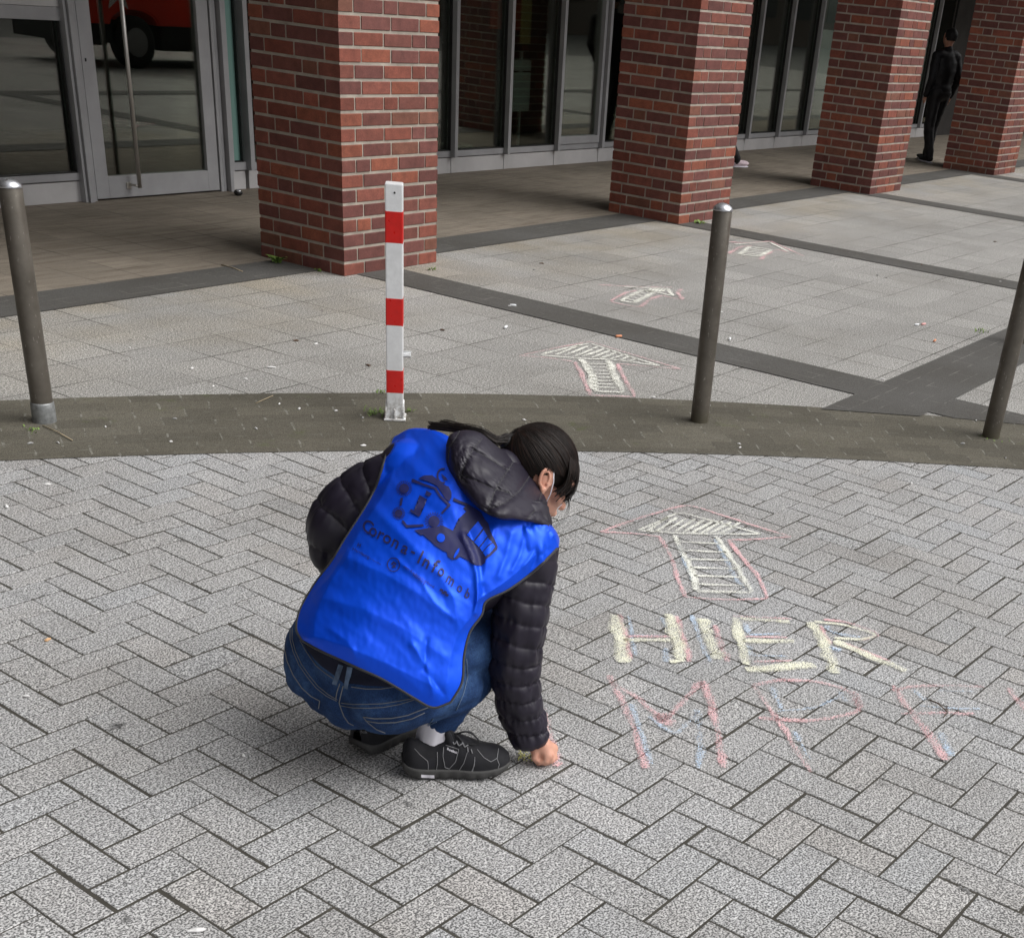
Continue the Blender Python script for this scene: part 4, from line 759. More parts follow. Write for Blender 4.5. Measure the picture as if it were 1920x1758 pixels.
# --- hair: combed shell of strands running back to the tie, fringe, loose pony tail over the hood
TIE = hd(-.088, .070, -.006)
hr = [ellipsoid(hd(-.012, .032, 0), EH, (.091, .075, .086), 30)]
cap_o = fuse('hair', hr, 0.004, 2, MAT['hair'], woman)
a_ = cap_o.data.attributes.new('edge', 'FLOAT', 'POINT'); a_.data.foreach_set('value', np.full(len(cap_o.data.vertices), 0.25, 'f'))
bmh = bmesh.new(); bmh.from_mesh(cap_o.data)
dele = [v_ for v_ in bmh.verts if ((np.array(v_.co) - HC) @ Hf > .058 and (np.array(v_.co) - HC) @ Hu < .035) or ((np.array(v_.co) - HC) @ Hu < -.005 and (np.array(v_.co) - HC) @ Hf > -.03) or ((np.array(v_.co) - HC) @ Hu < -.045)]
bmesh.ops.delete(bmh, geom=dele, context='VERTS'); bmh.to_mesh(cap_o.data); bmh.free()
def strands(name, lines, w0, parent, mat=MAT['hair']):
    V = []; Fc = []; E = []
    for P, w, e, nrm in lines:
        T = np.gradient(P, axis=0); b = len(V); n = len(P)
        for i in range(n):
            s = np.cross(T[i], nrm(P[i])); s /= np.linalg.norm(s) + 1e-9; t = i / (n - 1); ww = w * (.35 + .65 * math.sin(PI * min(t * 1.6 + .12, 1 - max(0, t - .55) * .9))); up = nrm(P[i]) * ww * .35
            V += [P[i] - s * ww, P[i] + up, P[i] + s * ww]; E += [e * .8, e, e * .8]
        for i in range(n - 1):
            for k in range(2): a = b + i * 3 + k; Fc.append((a, a + 1, a + 4, a + 3))
    me = pymesh(name, V, Fc); q = me.attributes.new('edge', 'FLOAT', 'POINT'); q.data.foreach_set('value', np.array(E, 'f')); return link(name, me, mat, parent, True)
hn = lambda P: (lambda v: v / np.linalg.norm(v))(P - hd(-.012, .03, 0))
R3h = np.array([.093, .077, .088]); HCc = hd(-.012, .032, 0)
def shell(q, lift=0.0):                                            # unit vector in head frame -> point on the hair shell
    q = q / np.linalg.norm(q); return HCc + (q * (R3h + lift)) @ EH
tq = np.array([-.80, -.02, .42])
lines = []
for i in range(2600):
    th = rng.uniform(-PI, PI); side = np.array([math.cos(th), math.sin(th), 0])
    # hairline start: front of the skull, temples, behind the ears and the nape
    lat = rng.uniform(0, 1); az = rng.uniform(-2.75, 2.75); elv = (0.42 - .50 * abs(math.sin(az)) if abs(az) < 1.6 else -.15 - .45 * (abs(az) - 1.6)) + rng.uniform(0, .95) * rng.uniform(0, 1)
    q0 = np.array([math.cos(az) * math.cos(elv), math.sin(az) * math.cos(elv), math.sin(elv)]); q1 = tq / np.linalg.norm(tq)
    w = math.acos(max(-1, min(1, q0 @ q1)))
    if w < .25: continue
    j = rng.normal(0, .035, 3); lf = rng.uniform(0, .006); P = []
    for t in np.linspace(0, 1, 14):
        q = (math.sin((1 - t) * w) * q0 + math.sin(t * w) * q1) / math.sin(w) + j * math.sin(PI * t); P.append(shell(q, .001 + lf * math.sin(PI * min(t + .1, 1))))
    lines.append((np.array(P), rng.uniform(.0004, .0015), min(1, max(0, rng.normal(.45, .25))), hn))
for i in range(150):                                               # flyaway hairs standing off the head
    az = rng.uniform(-2.6, 2.6); el = rng.uniform(-.1, 1.3); q0 = np.array([math.cos(az) * math.cos(el), math.sin(az) * math.cos(el), math.sin(el)]); q1 = q0 + (tq - q0) * rng.uniform(.25, .6) + rng.normal(0, .12, 3)
    lines.append((catmull([shell(q0, .002), shell((q0 + q1) / 2, .004 + .009 * rng.uniform()), shell(q1, .003 + .008 * rng.uniform())], 10), .00028, .6, hn))
strands('hair_strands', lines, 0, woman)
lines = []
for i in range(260):                                               # fringe and side lock falling past the brow
    az = rng.uniform(-.75, 1.15); q0 = np.array([math.cos(az) * .75, math.sin(az) * .75, .62]); p0 = shell(q0, .003); L = rng.uniform(.06, .098) * (1 - .25 * abs(az - .4))
    q2 = np.array([math.cos(az), math.sin(az) * .92, -.12]); p1 = shell(np.array([math.cos(az), math.sin(az), .30]), .008); p2 = shell(q2, .012) + rng.normal(0, .003, 3); p3 = p2 - Hu * L * .42 - Hf * .01 + rng.normal(0, .004, 3)
    lines.append((catmull([p0, p1, p2, p3], 12), rng.uniform(.001, .003), min(1, max(0, rng.normal(.35, .2))), hn))
strands('fringe', lines, 0, woman)
T0 = at(946, 826, .31); tubes('hair_tie', [([T0 + (at(956, 832, .32) - T0) * t for t in (-.3, 0, .4, .8)], np.array([.014, .018, .018, .014]))], MAT['hairtie'], woman, 14)
lines = []
for i in range(420):
    sp = rng.normal(0, 1, 2); a0 = TIE * .35 + T0 * .65 + rng.normal(0, .005, 3)
    mid1 = at(925 + sp[0] * 3, 826 + sp[1] * 4, .275); mid2 = at(895 + sp[0] * 5, 808 + sp[1] * 4.5 + 3, .26); L = rng.uniform(0, 1)
    e1 = at(860 + sp[0] * 5, 803 + sp[1] * 3.2, .27); e2 = at(845 - 44 * L * L, 798 + sp[1] * 2.2 + 5 * rng.uniform(-1, 1) * L, .28)
    lines.append((catmull([a0, mid1, mid2, e1, e2], 16), rng.uniform(.0006, .0014), min(1, max(0, rng.normal(.3, .25))), lambda P: Nv))
strands('pony_tail', lines, 0, woman)
lines = []
for i in range(16):
    dx, dy = rng.normal(0, 5, 2); lines.append((catmull([at(950, 828, .31), at(905 + dx, 812 + dy * .6, .28), at(862 + dx, 797 + dy * .5, .28), at(828 + dx, 788 + dy * .4, .29)], 14), .0006, .2, lambda P: Nv))
for k in range(5): lines.append((catmull([at(1066, 930, .30), at(1068 - k, 952, .29), at(1060 - 2 * k, 975, .27), at(1040 - 3 * k, 990, .25)], 12), .00035, .2, lambda P: Nv))
strands('loose_strands', lines, 0, woman)

# --- jacket: quilted trunk and sleeves
def sleeve(path, radii, name, rib=0.050, amp=0.0058, seed=0, n=230, seg=72, squash=None):
    P = catmull(path, n); R = np.interp(np.linspace(0, 1, n), np.linspace(0, 1, len(radii)), radii); s = np.r_[0, np.cumsum(np.linalg.norm(np.diff(P, axis=0), axis=1))]; T, N, Bn = frames(P)
    V = []; Fc = []
    for i in range(n):
        for j in range(seg):
            a = 2 * PI * j / seg; ca, sa = math.cos(a), math.sin(a)
            ph = (s[i] + .010 * math.sin(a + seed) + .006 * nz(ca * 1.5 + seed, sa * 1.5, s[i] * 3)) / rib; fr = ph - math.floor(ph); puff = 1 - math.exp(-min(fr, 1 - fr) / .13)
            near = math.exp(-((min(fr, 1 - fr)) / .30) ** 2)
            wr = nz(ca * 5.5 + seed, sa * 5.5, s[i] * 20) * .0085 * near + nz(ca * 2 + seed * 3, sa * 2, s[i] * 14) * .0055 + abs(nz(ca * 9, sa * 9 + seed, s[i] * 30)) * -.0035 * near
            r = R[i] * (1 + .06 * nz(ca + seed, sa, s[i] * 5)) - amp * (1 - puff) + wr
            if i > n - 8: r *= 1 - .13 * (i - (n - 8)) / 7
            V.append(P[i] + r * (ca * N[i] + sa * Bn[i]))
    for i in range(n - 1):
        for j in range(seg): k = (j + 1) % seg; Fc.append((i * seg + j, i * seg + k, (i + 1) * seg + k, (i + 1) * seg + j))
    return V, Fc
sR = sleeve([at(962, 960, .17), at(985, 1030, .13), at(980, 1100, .105), at(971, 1180, .085), at(965, 1240, .08), at(971, 1300, .083), at(984, 1350, .088), at(996, 1393, .09)], [.080, .078, .072, .066, .065, .058, .053, .046], 'sleeve', seed=1.3)
sL = sleeve([at(790, 900, .25), at(748, 905, .25), at(700, 925, .25), at(655, 958, .24), at(632, 1000, .235), at(642, 1045, .27), at(680, 1075, .33), at(730, 1080, .37)], [.076, .078, .077, .075, .074, .068, .06, .05], 'sleeve', seed=4.1, rib=.056, amp=.0065)
jk = empty('jacket_group', (0, 0, 0)) if False else None
tv, tf = merge([ellipsoid(loc(-.035, .155, .54), E3, (.190, .19, .108)), ellipsoid(loc(-.16, .02, .38), E3, (.165, .14, .098)), capsule(neck, shR, .060, .072), capsule(neck, shL, .060, .076), capsule(neck - Tv * .02, neck + Tv * .03, .060, .055)])
trunk = fuse('jacket', [(tv, tf)], 0.007, 4, MAT['puffer'], woman)
link('sleeve', pymesh('sleeve', *sR), MAT['puffer'], trunk, True); link('sleeve', pymesh('sleeve', *sL), MAT['puffer'], trunk, True)

# --- jeans: one continuous garment
J = [ellipsoid(at(628, 1226, .035), E3, (.114, .130, .118)), ellipsoid(at(735, 1277, -.045), E3, (.125, .125, .118)), ellipsoid(loc(-.20, -.01, .315), E3, (.165, .13, .112)), ellipsoid(at(676, 1278, -.01), E3, (.115, .115, .112)), ellipsoid(at(612, 1205, .045), E3, (.085, .115, .09)), ellipsoid(at(645, 1255, .02), E3, (.12, .12, .118)),
     capsule(hipR_, knR, .100, .072, 22), capsule(knR, anR + loc(.014, .005, .075), .070, .055, 22), capsule(anR + loc(.018, .01, .075), anR + loc(.008, .0, .050), .054, .045, 22), capsule(hipL_, knL, .10, .072, 22), capsule(knL, anL + loc(0, 0, .03), .068, .05, 22),
     capsule(at(775, 1290, -.05), at(850, 1285, .03), .088, .07, 22)]
jeans = fuse('jeans', J, 0.006, 6, MAT['denim'], woman)
for v_ in jeans.data.vertices:                                     # creases behind the knee and round the seat
    c = v_.co; n1 = noise.noise(Vector((c.x * 9, c.y * 9, c.z * 26))); n2 = noise.noise(Vector((c.x * 30, c.y * 30, c.z * 45))); low = max(0, min(1, (.30 - c.z) / .2)); v_.co = c + v_.normal * (n1 * .009 * (0.4 + low) + n2 * .0030 + abs(noise.noise(Vector((c.x * 14, c.y * 14, c.z * 40)))) * -.005 * low)
jeans.data.update()
JB = bvh_of(jeans)
def jline(name, lst, w, mat, off=.0012, parent=None, closed=False):
    L = []
    for p in lst:
        q = cast_line(JB, p, 3.0, off)
        if len(q) > 3: L.append((np.array(q), w))
    return tubes(name, L, mat, parent or jeans, 5)
z3 = lambda *p: [(530 + a / 6.4, 1140 + b / 6.4) for a, b in p]
dash = lambda pts, n: [[(a[0] + (b[0] - a[0]) * (i + .15) / n, a[1] + (b[1] - a[1]) * (i + .15) / n), (a[0] + (b[0] - a[0]) * (i + .8) / n, a[1] + (b[1] - a[1]) * (i + .8) / n)] for a, b in zip(pts[:-1], pts[1:]) for i in range(n)]
jline('yoke_seam', [z3((95, 240), (95, 380), (130, 520), (200, 680), (290, 810), (400, 950), (530, 1050), (650, 1110)), z3((120, 240), (120, 370), (160, 520), (230, 670), (320, 800), (425, 930), (550, 1030), (660, 1095)), z3((700, 1130), (850, 1150), (1000, 1150), (1200, 1140), (1400, 1110), (1560, 1080)), z3((700, 1165), (850, 1190), (1000, 1195), (1200, 1185), (1400, 1150), (1570, 1095))], .0009, MAT['stitch'])
jline('centre_seam', [z3((730, 930), (700, 1050), (680, 1130), (700, 1200), (735, 1290), (790, 1370), (850, 1400)), z3((690, 900), (655, 1000), (640, 1090))], .0013, MAT['stitch'])
jline('pocket_seam', [z3((970, 1300), (1100, 1320), (1300, 1315), (1500, 1280), (1650, 1220), (1760, 1180)), z3((1000, 1345), (1150, 1370), (1350, 1365), (1550, 1320), (1700, 1250)), z3((970, 1300), (1030, 1370), (1130, 1450), (1230, 1490))], .0012, MAT['stitch'])
jline('pocket_seam', [z3((30, 500), (60, 640), (130, 800), (230, 950), (340, 1050), (450, 1110)), z3((450, 1110), (435, 1200))], .0012, MAT['stitch'])
jline('waist_seam', [z3((210, 380), (290, 520), (400, 680), (520, 780), (610, 840)), z3((830, 940), (1000, 965), (1180, 965), (1340, 940))], .0011, MAT['stitch'])
jline('knee_seam', [[(855, 1330), (868, 1302), (876, 1270), (874, 1235)], [(818, 1352), (800, 1362), (812, 1347)]], .0012, MAT['denim_worn'])
def patch_px(name, bvh, poly, off, mat, parent, cell=7.0, thick=0.0):
    bm = bmesh.new(); bm.faces.new([bm.verts.new((x, y, 0)) for x, y in poly]); xs = [p[0] for p in poly]; ys = [p[1] for p in poly]
    for k in np.arange(min(xs) + cell * .37, max(xs), cell): bmesh.ops.bisect_plane(bm, geom=bm.verts[:] + bm.edges[:] + bm.faces[:], plane_co=(k, 0, 0), plane_no=(1, 0, 0))
    for k in np.arange(min(ys) + cell * .37, max(ys), cell): bmesh.ops.bisect_plane(bm, geom=bm.verts[:] + bm.edges[:] + bm.faces[:], plane_co=(0, k, 0), plane_no=(0, 1, 0))
    bad = []
    for v_ in bm.verts:
        q = cast(bvh, v_.co.x, v_.co.y, off)
        if q is None: bad.append(v_)
        else: v_.co = Vector(q)
    if bad: bmesh.ops.delete(bm, geom=bad, context='VERTS')
    bmesh.ops.triangulate(bm, faces=bm.faces)
    return link(name, bm_mesh(name, bm), MAT[mat] if isinstance(mat, str) else mat, parent, True)
patch_px('waistband_lining', JB, z3((230, 370), (330, 440), (640, 570), (900, 690), (1200, 850), (1360, 935), (1240, 940), (1000, 925), (850, 905), (740, 900), (620, 800), (480, 700), (380, 600), (290, 480)), .0015, 'waist', jeans, 5)
for a in (z3((690, 660), (745, 680), (665, 910), (610, 890)), z3((785, 690), (850, 700), (800, 965), (750, 940))): patch_px('belt_loop', JB, a, .006, 'denim_worn', jeans, 3)

# --- vest: a cloth sheet over the back with bound edges
LE = [(736, 822), (722, 860), (698, 928), (647, 1010), (622, 1052), (590, 1094), (563, 1142), (556, 1178), (566, 1200)]
RE = [(1047, 1025), (1006, 1066), (955, 1104), (912, 1126), (903, 1152), (881, 1184), (870, 1228), (866, 1278), (845, 1316)]
TOPR = [(736, 822), (768, 808), (818, 818), (872, 862), (922, 912), (972, 955), (1012, 984), (1035, 1003), (1047, 1025)]
BOT = [(566, 1200), (600, 1219), (637, 1236), (674, 1253), (712, 1270), (747, 1290), (778, 1309), (812, 1326), (845, 1316)]
def crv(P, n): return catmull([(a, b, 0) for a, b in P], n)[:, :2]
NU, NV = 150, 170
cl, cr, ct, cb = crv(LE, NV), crv(RE, NV), crv(TOPR, NU), crv(BOT, NU)
FOLDS = [([(868, 1004), (885, 1040), (894, 1075), (896, 1110), (893, 1150)], 5, .012), ([(880, 1000), (900, 1050), (908, 1110)], 9, -.006), ([(700, 950), (760, 1010), (815, 1065), (850, 1120), (858, 1170)], 12, .005), ([(640, 1040), (720, 1075), (780, 1110), (830, 1150)], 17, .006),
         ([(745, 1050), (790, 1090), (815, 1130), (850, 1160)], 6, .003), ([(600, 1120), (680, 1140), (760, 1180), (830, 1230)], 18, .006), ([(620, 1180), (650, 1200), (668, 1232)], 9, .004), ([(775, 1210), (800, 1250), (812, 1300)], 8, .007), ([(800, 1200), (795, 1255), (832, 1300)], 7, -.006),
         ([(760, 860), (800, 900), (850, 960)], 20, .004), ([(960, 1000), (950, 1040), (935, 1080)], 8, .006), ([(985, 1005), (975, 1040), (960, 1070)], 6, .005), ([(1015, 1005), (1000, 1035), (985, 1060)], 7, .005), ([(700, 870), (735, 850), (760, 822)], 7, .004), ([(590, 1110), (620, 1080), (650, 1030)], 6, .004), ([(925, 990), (915, 1040), (905, 1090)], 8, .007)]
G = np.zeros((NV, NU, 3)); GP = np.zeros((NV, NU, 2))
for i in range(NV):
    for j in range(NU):
        u, v_ = j / (NU - 1), i / (NV - 1)
        p = (1 - v_) * ct[j] + v_ * cb[j] + (1 - u) * cl[i] + u * cr[i] - ((1 - u) * (1 - v_) * ct[0] + u * (1 - v_) * ct[-1] + (1 - u) * v_ * cb[0] + u * v_ * cb[-1])
        GP[i, j] = p; edge = min(u, 1 - u, 1 - v_) * 9; soft = min(1, edge)
        h = .012 + .004 * nz(p[0] / 70, p[1] / 70) + .0020 * nz((p[0] * .6 - p[1] * .8) / 22, (p[0] * .8 + p[1] * .6) / 110, 3) + .0007 * (1 - 2 * abs(nz((p[0] * .75 - p[1] * .66) / 30 + 9, (p[0] * .66 + p[1] * .75) / 120, 5))) + .0008 * nz(p[0] / 9, p[1] / 14, 7)
        for pts, w, a in FOLDS:
            d = polyd(p[0], p[1], pts); h += a * (.45 * math.exp(-(d / w) ** 2) + .55 * math.exp(-1.15 * d / w))
        h = h * (.35 + .65 * soft) - .010 * (1 - soft)
        low = max(0, (v_ - .60) / .40); h += .040 * low * low * (3 - 2 * low) * .6
        G[i, j] = back(p[0], p[1], h)
JT = bvh_of(jeans, trunk, *[o_ for o_ in trunk.children if o_.name.startswith('sleeve')])
for i in range(NV):                                                # keep the cloth clear of what it lies on
    for j in range(NU):
        d = Vector(G[i, j]) - CAM; L = d.length; d.normalize(); hit = JT.ray_cast(CAM, d)
        if hit[0] is not None and hit[3] < L + .006: G[i, j] = np.array(CAM + d * max(hit[3] - .007, L - .06))
for _ in range(1):
    H = G.copy(); H[1:-1, 1:-1] = .5 * G[1:-1, 1:-1] + .125 * (G[:-2, 1:-1] + G[2:, 1:-1] + G[1:-1, :-2] + G[1:-1, 2:]); G = H
# shoulders wrap over to the front
EX = 14; W2 = np.zeros((EX, NU, 3))
for e in range(EX):
    t = (EX - e) / EX
    for j in range(NU): k_ = min(1, (1 - j / (NU - 1)) * 4); W2[e, j] = G[0, j] + Tv * .035 * k_ * math.sin(t * PI / 2) - Nv * (.09 * 1.2 * k_ * (1 - math.cos(t * PI / 2)) + .004 * t)
GG = np.vstack([W2, G]); NR = NV + EX
vest = link('vest', pymesh('vest', GG.reshape(-1, 3), [(i * NU + j, i * NU + j + 1, (i + 1) * NU + j + 1, (i + 1) * NU + j) for i in range(NR - 1) for j in range(NU - 1)]), MAT['vest'], woman, True)
bm = bmesh.new(); bm.from_mesh(vest.data); bmesh.ops.recalc_face_normals(bm, faces=bm.faces)
if sum((f_.normal.dot(Vector(Nv)) for f_ in bm.faces)) < 0: bmesh.ops.reverse_faces(bm, faces=bm.faces)
bm.to_mesh(vest.data); bm.free(); so = vest.modifiers.new('cloth', 'SOLIDIFY'); so.thickness = .0016; so.offset = -1
edge_path = [GG[i, 0] for i in range(8, NR, 2)] + [GG[NR - 1, j] for j in range(0, NU, 2)] + [GG[i, NU - 1] for i in range(NR - 1, EX - 1, -2)]
EP = np.array(edge_path); EP = np.array([(EP[max(i - 1, 0)] + EP[i] * 2 + EP[min(i + 1, len(EP) - 1)]) / 4 for i in range(len(EP))])
tubes('binding', [(EP, .0030)], MAT['piping'], vest, 8)

# --- print on the vest
VB = BVHTree.FromPolygons([Vector(p) for p in G.reshape(-1, 3)], [(i * NU + j, i * NU + j + 1, (i + 1) * NU + j + 1, (i + 1) * NU + j) for i in range(NV - 1) for j in range(NU - 1)])
zp = lambda *p: [(660 + a / 6.76, 860 + b / 6.76) for a, b in p]
def vprint(name, polys, mat='print', off=.0026, cell=4.0):
    bm = bmesh.new()
    for poly in polys:
        b2 = bmesh.new(); b2.faces.new([b2.verts.new((x, y, 0)) for x, y in poly]); bmesh.ops.triangulate(b2, faces=b2.faces); me = bpy.data.meshes.new('t'); b2.to_mesh(me); b2.free(); bm.from_mesh(me); bpy.data.meshes.remove(me)
    return vfinish(name, bm, mat, off, cell)
def vfinish(name, bm, mat, off, cell):
    xs = [v_.co.x for v_ in bm.verts]; ys = [v_.co.y for v_ in bm.verts]
    for k in np.arange(min(xs) + cell * .37, max(xs), cell): bmesh.ops.bisect_plane(bm, geom=bm.verts[:] + bm.edges[:] + bm.faces[:], plane_co=(k, 0, 0), plane_no=(1, 0, 0))
    for k in np.arange(min(ys) + cell * .37, max(ys), cell): bmesh.ops.bisect_plane(bm, geom=bm.verts[:] + bm.edges[:] + bm.faces[:], plane_co=(0, k, 0), plane_no=(0, 1, 0))
    bad = []
    for v_ in bm.verts:
        q = cast(VB, v_.co.x, v_.co.y, off)
        if q is None: bad.append(v_)
        else: v_.co = Vector(q)
    if bad: bmesh.ops.delete(bm, geom=bad, context='VERTS')
    return link(name, bm_mesh(name, bm), MAT[mat] if isinstance(mat, str) else mat, vest, True)
def bar(a, b, w):
    dx, dy = b[0] - a[0], b[1] - a[1]; L = math.hypot(dx, dy); nx, ny = -dy / L * w / 2, dx / L * w / 2; return [(a[0] + nx, a[1] + ny), (b[0] + nx, b[1] + ny), (b[0] - nx, b[1] - ny), (a[0] - nx, a[1] - ny)]
van = [zp((850, 255), (920, 218), (1020, 218), (1075, 262), (1100, 300), (1160, 335), (1225, 360), (1260, 430), (1262, 490), (1235, 545), (1190, 520), (1150, 450), (1080, 350), (980, 300)),
       zp((765, 265), (785, 262), (910, 318), (1070, 370), (1130, 470), (1255, 590), (1150, 705), (1130, 690), (1215, 595), (1110, 490), (1050, 395), (900, 345), (762, 298)),
       zp((1290, 500), (1320, 515), (1465, 575), (1450, 605), (1280, 535)),
       zp((1470, 580), (1630, 680), (1680, 770), (1730, 830), (1755, 920), (1775, 970), (1840, 1110), (1835, 1150), (1700, 1270), (1690, 1320), (1640, 1355), (1560, 1350), (1440, 1140), (1280, 915), (1385, 780), (1350, 760), (1450, 670), (1410, 630)),
       zp((790, 910), (960, 885), (1150, 850), (1280, 915), (1440, 1140), (1560, 1350), (1490, 1300), (1370, 1240), (1330, 1270), (1270, 1280), (1215, 1240), (1200, 1185), (1150, 1165), (1050, 1100), (990, 1040), (900, 965), (880, 978))]
vprint('van_emblem', van)
for pl_ in [zp((1595, 795), (1655, 885), (1535, 1055), (1440, 975)), zp((1665, 905), (1720, 985), (1610, 1120), (1548, 1060)), zp((1728, 1000), (1765, 1060), (1655, 1180), (1620, 1130)), zp((1770, 1065), (1800, 1115), (1700, 1240), (1665, 1190)),
                       [zp((1128 + 52 * math.cos(a), 1008 + 54 * math.sin(a)))[0] for a in np.linspace(0, 2 * PI, 20)[:-1]], [zp((1325 + 26 * math.cos(a) * .6 + 34 * math.sin(a), 1200 + 62 * math.sin(a) * -1 + 5 * math.cos(a)))[0] for a in np.linspace(0, 2 * PI, 18)[:-1]]]: vprint('van_window', [pl_], 'vest', .0042, 3.5)
vprint('letter_i', [zp((865, 470), (960, 520), (855, 690), (880, 710), (855, 745), (735, 675), (755, 645), (790, 665), (875, 530), (850, 510)), zp((950, 412), (1020, 450), (985, 490), (935, 465))], off=.0036, cell=3)
vr = []
for cx_, cy_, r in ((668, 383, 62), (598, 698, 50), (1042, 798, 72)):
    vr.append([zp((cx_ + r * math.cos(a), cy_ + r * math.sin(a)))[0] for a in np.linspace(0, 2 * PI, 24)[:-1]])
    for k in range(22): a = 2 * PI * k / 22; vr.append(bar(zp((cx_ + r * 1.12 * math.cos(a), cy_ + r * 1.12 * math.sin(a)))[0], zp((cx_ + r * 1.62 * math.cos(a), cy_ + r * 1.62 * math.sin(a)))[0], 1.5))
vr += [zp((622, 503), (655, 500), (635, 600), (607, 605)), zp((635, 790), (655, 785), (700, 845), (905, 835), (915, 862), (690, 880), (640, 815))]
vprint('virus_emblem', vr, cell=4)
vprint('ring_emblem', [bar(*[zp((1155 + 68 * math.cos(a), 225 + 90 * math.sin(a)))[0] for a in (t, t + .17)], 3.2) for t in np.linspace(1.2, 4.9, 24)] + [bar(*zp((1140 + 14 * k, 200 + 12 * k), (1175 + 14 * k, 290 - 4 * k)), 1.3) for k in range(4)], cell=4)
dg_ = bpy.context.evaluated_depsgraph_get()
def text_mesh(body_, size=1.0, bold=0.0):
    cu = bpy.data.curves.new('t', 'FONT'); cu.body = body_; cu.size = size; cu.offset = bold; cu.resolution_u = 4; ob = bpy.data.objects.new('t', cu); COL.objects.link(ob)
    dg2 = bpy.context.evaluated_depsgraph_get(); me = bpy.data.meshes.new_from_object(ob.evaluated_get(dg2)); bpy.data.objects.remove(ob); return me
def vtext(name, items, mat='print', off=.0026, cell=3.5):             # items: (string, origin px, x axis px per unit, y axis px per unit)
    bm = bmesh.new()
    for s_, o_, ax_, ay_, bold in items:
        me = text_mesh(s_, 1.0, bold)
        for v_ in me.vertices: x, y = v_.co.x, v_.co.y; v_.co = (o_[0] + ax_[0] * x + ay_[0] * y, o_[1] + ax_[1] * x + ay_[1] * y, 0)
        bm.from_mesh(me); bpy.data.meshes.remove(me)
    return vfinish(name, bm, mat, off, cell)
LET = [('C', 118, 870, 150), ('o', 205, 930, 118), ('r', 308, 985, 118), ('o', 380, 1022, 118), ('n', 490, 1080, 118), ('a', 612, 1160, 118), ('-', 730, 1195, 118), ('I', 818, 1282, 160), ('n', 876, 1325, 118), ('f', 995, 1400, 130), ('o', 1072, 1435, 112), ('m', 1180, 1530, 104), ('o', 1318, 1640, 92), ('b', 1415, 1718, 92)]
its = []
for k, (ch, x, y, s_) in enumerate(LET):
    x2, y2 = (LET[min(k + 1, 13)][1] - LET[max(k - 1, 0)][1]), (LET[min(k + 1, 13)][2] - LET[max(k - 1, 0)][2]); L = math.hypot(x2, y2); dx, dy = x2 / L, y2 / L; sc = (1.90 if ch not in 'CI' else 1.50) * s_ / 6.76; sx = .93 if ch not in 'mob' or k < 10 else .78
    its.append((ch, zp((x, y + 20))[0], (sc * sx * dx, sc * sx * dy), (sc * .40, -sc * .90), 0.012))
vtext('lettering', its)
vtext('small_lettering', [('H', zp((70, 1110))[0], (9, 4), (3.0, -9), .02), ('Hamburg', zp((8, 1160))[0], (8.4, 4.4), (2.6, -8), 0), ('Behörde für Gesundheit', zp((130, 1225))[0], (3.6, 1.9), (1.4, -3.8), 0), ('vom Kinderschutzbund', zp((655, 1375))[0], (6.0, 4.2), (2.4, -6.4), 0), ('Hamburg', zp((770, 1480))[0], (6.0, 4.4), (2.4, -6), 0)], cell=4)
vprint('round_emblem', [bar(*[zp((530 + 78 * math.cos(a), 1345 + 86 * math.sin(a)))[0] for a in (t, t + .24)], 1.6) for t in np.linspace(0, 2 * PI, 28)[:-1]] + [zp((500, 1330), (535, 1300), (575, 1330), (560, 1350), (535, 1325), (512, 1350)), zp((522, 1345), (548, 1345), (560, 1395), (540, 1375), (520, 1400)), zp((505, 1372), (560, 1352), (563, 1362), (508, 1384))], cell=4)
vprint('square_emblem', [zp((1125 + 46 * i + 22 * j, 1640 + 26 * i + 34 * j), (1162 + 46 * i + 22 * j, 1660 + 26 * i + 34 * j), (1146 + 46 * i + 22 * j, 1686 + 26 * i + 34 * j), (1109 + 46 * i + 22 * j, 1666 + 26 * i + 34 * j))[0:4] for i, j in ((0, 0), (1, 0), (0, 1), (1, 1))], cell=4)

# --- hood: thick quilted pouch lying on the back of the neck
HO = [(836, 834), (845, 814), (872, 806), (902, 812), (932, 836), (962, 856), (984, 872), (996, 893), (1010, 912), (1024, 936), (1028, 962), (1033, 990), (1022, 986), (1000, 979), (968, 974), (935, 972), (905, 958), (880, 936), (856, 906), (838, 870)]
SE = [([(904, 822), (886, 843), (869, 876), (863, 895), (872, 903)], 3.2, .010), ([(966, 860), (951, 883), (929, 917), (915, 954)], 3.2, .010), ([(886, 843), (915, 858), (953, 883)], 3.2, .010), ([(867, 891), (895, 902), (926, 917), (952, 923)], 3.4, .010), ([(862, 808), (843, 839), (840, 866)], 3.4, .009),
      ([(993, 892), (974, 920), (946, 943), (914, 956)], 3.4, .010), ([(1016, 922), (1005, 955), (988, 972)], 3.2, .008)]
hp = catmull([(a, b, 0) for a, b in HO + HO[:1]], 160)[:-1, :2]
def inside(x, y, P):
    c = False; n = len(P); j = n - 1
    for i in range(n):
        if (P[i][1] > y) != (P[j][1] > y) and x < (P[j][0] - P[i][0]) * (y - P[i][1]) / (P[j][1] - P[i][1]) + P[i][0]: c = not c
        j = i
    return c
cen = np.array([928., 895.]); rings = 46; V = []; Fc = []; nb = len(hp)
hpl = [tuple(p) for p in hp] + [tuple(hp[0])]
VT = bvh_of(vest, trunk, body)
_s = []
for x in range(832, 1036, 6):
    for y in range(806, 992, 6):
        if inside(x, y, hp):
            hit = VT.ray_cast(CAM, Vector(ray(x, y)).normalized())
            if hit[0] is not None: _s.append(((x - 930) / 100, (y - 890) / 100, hit[3]))
_s = np.array(_s); _A = np.c_[np.ones(len(_s)), _s[:, 0], _s[:, 1], _s[:, 0] ** 2, _s[:, 0] * _s[:, 1], _s[:, 1] ** 2]
_w = np.ones(len(_s))
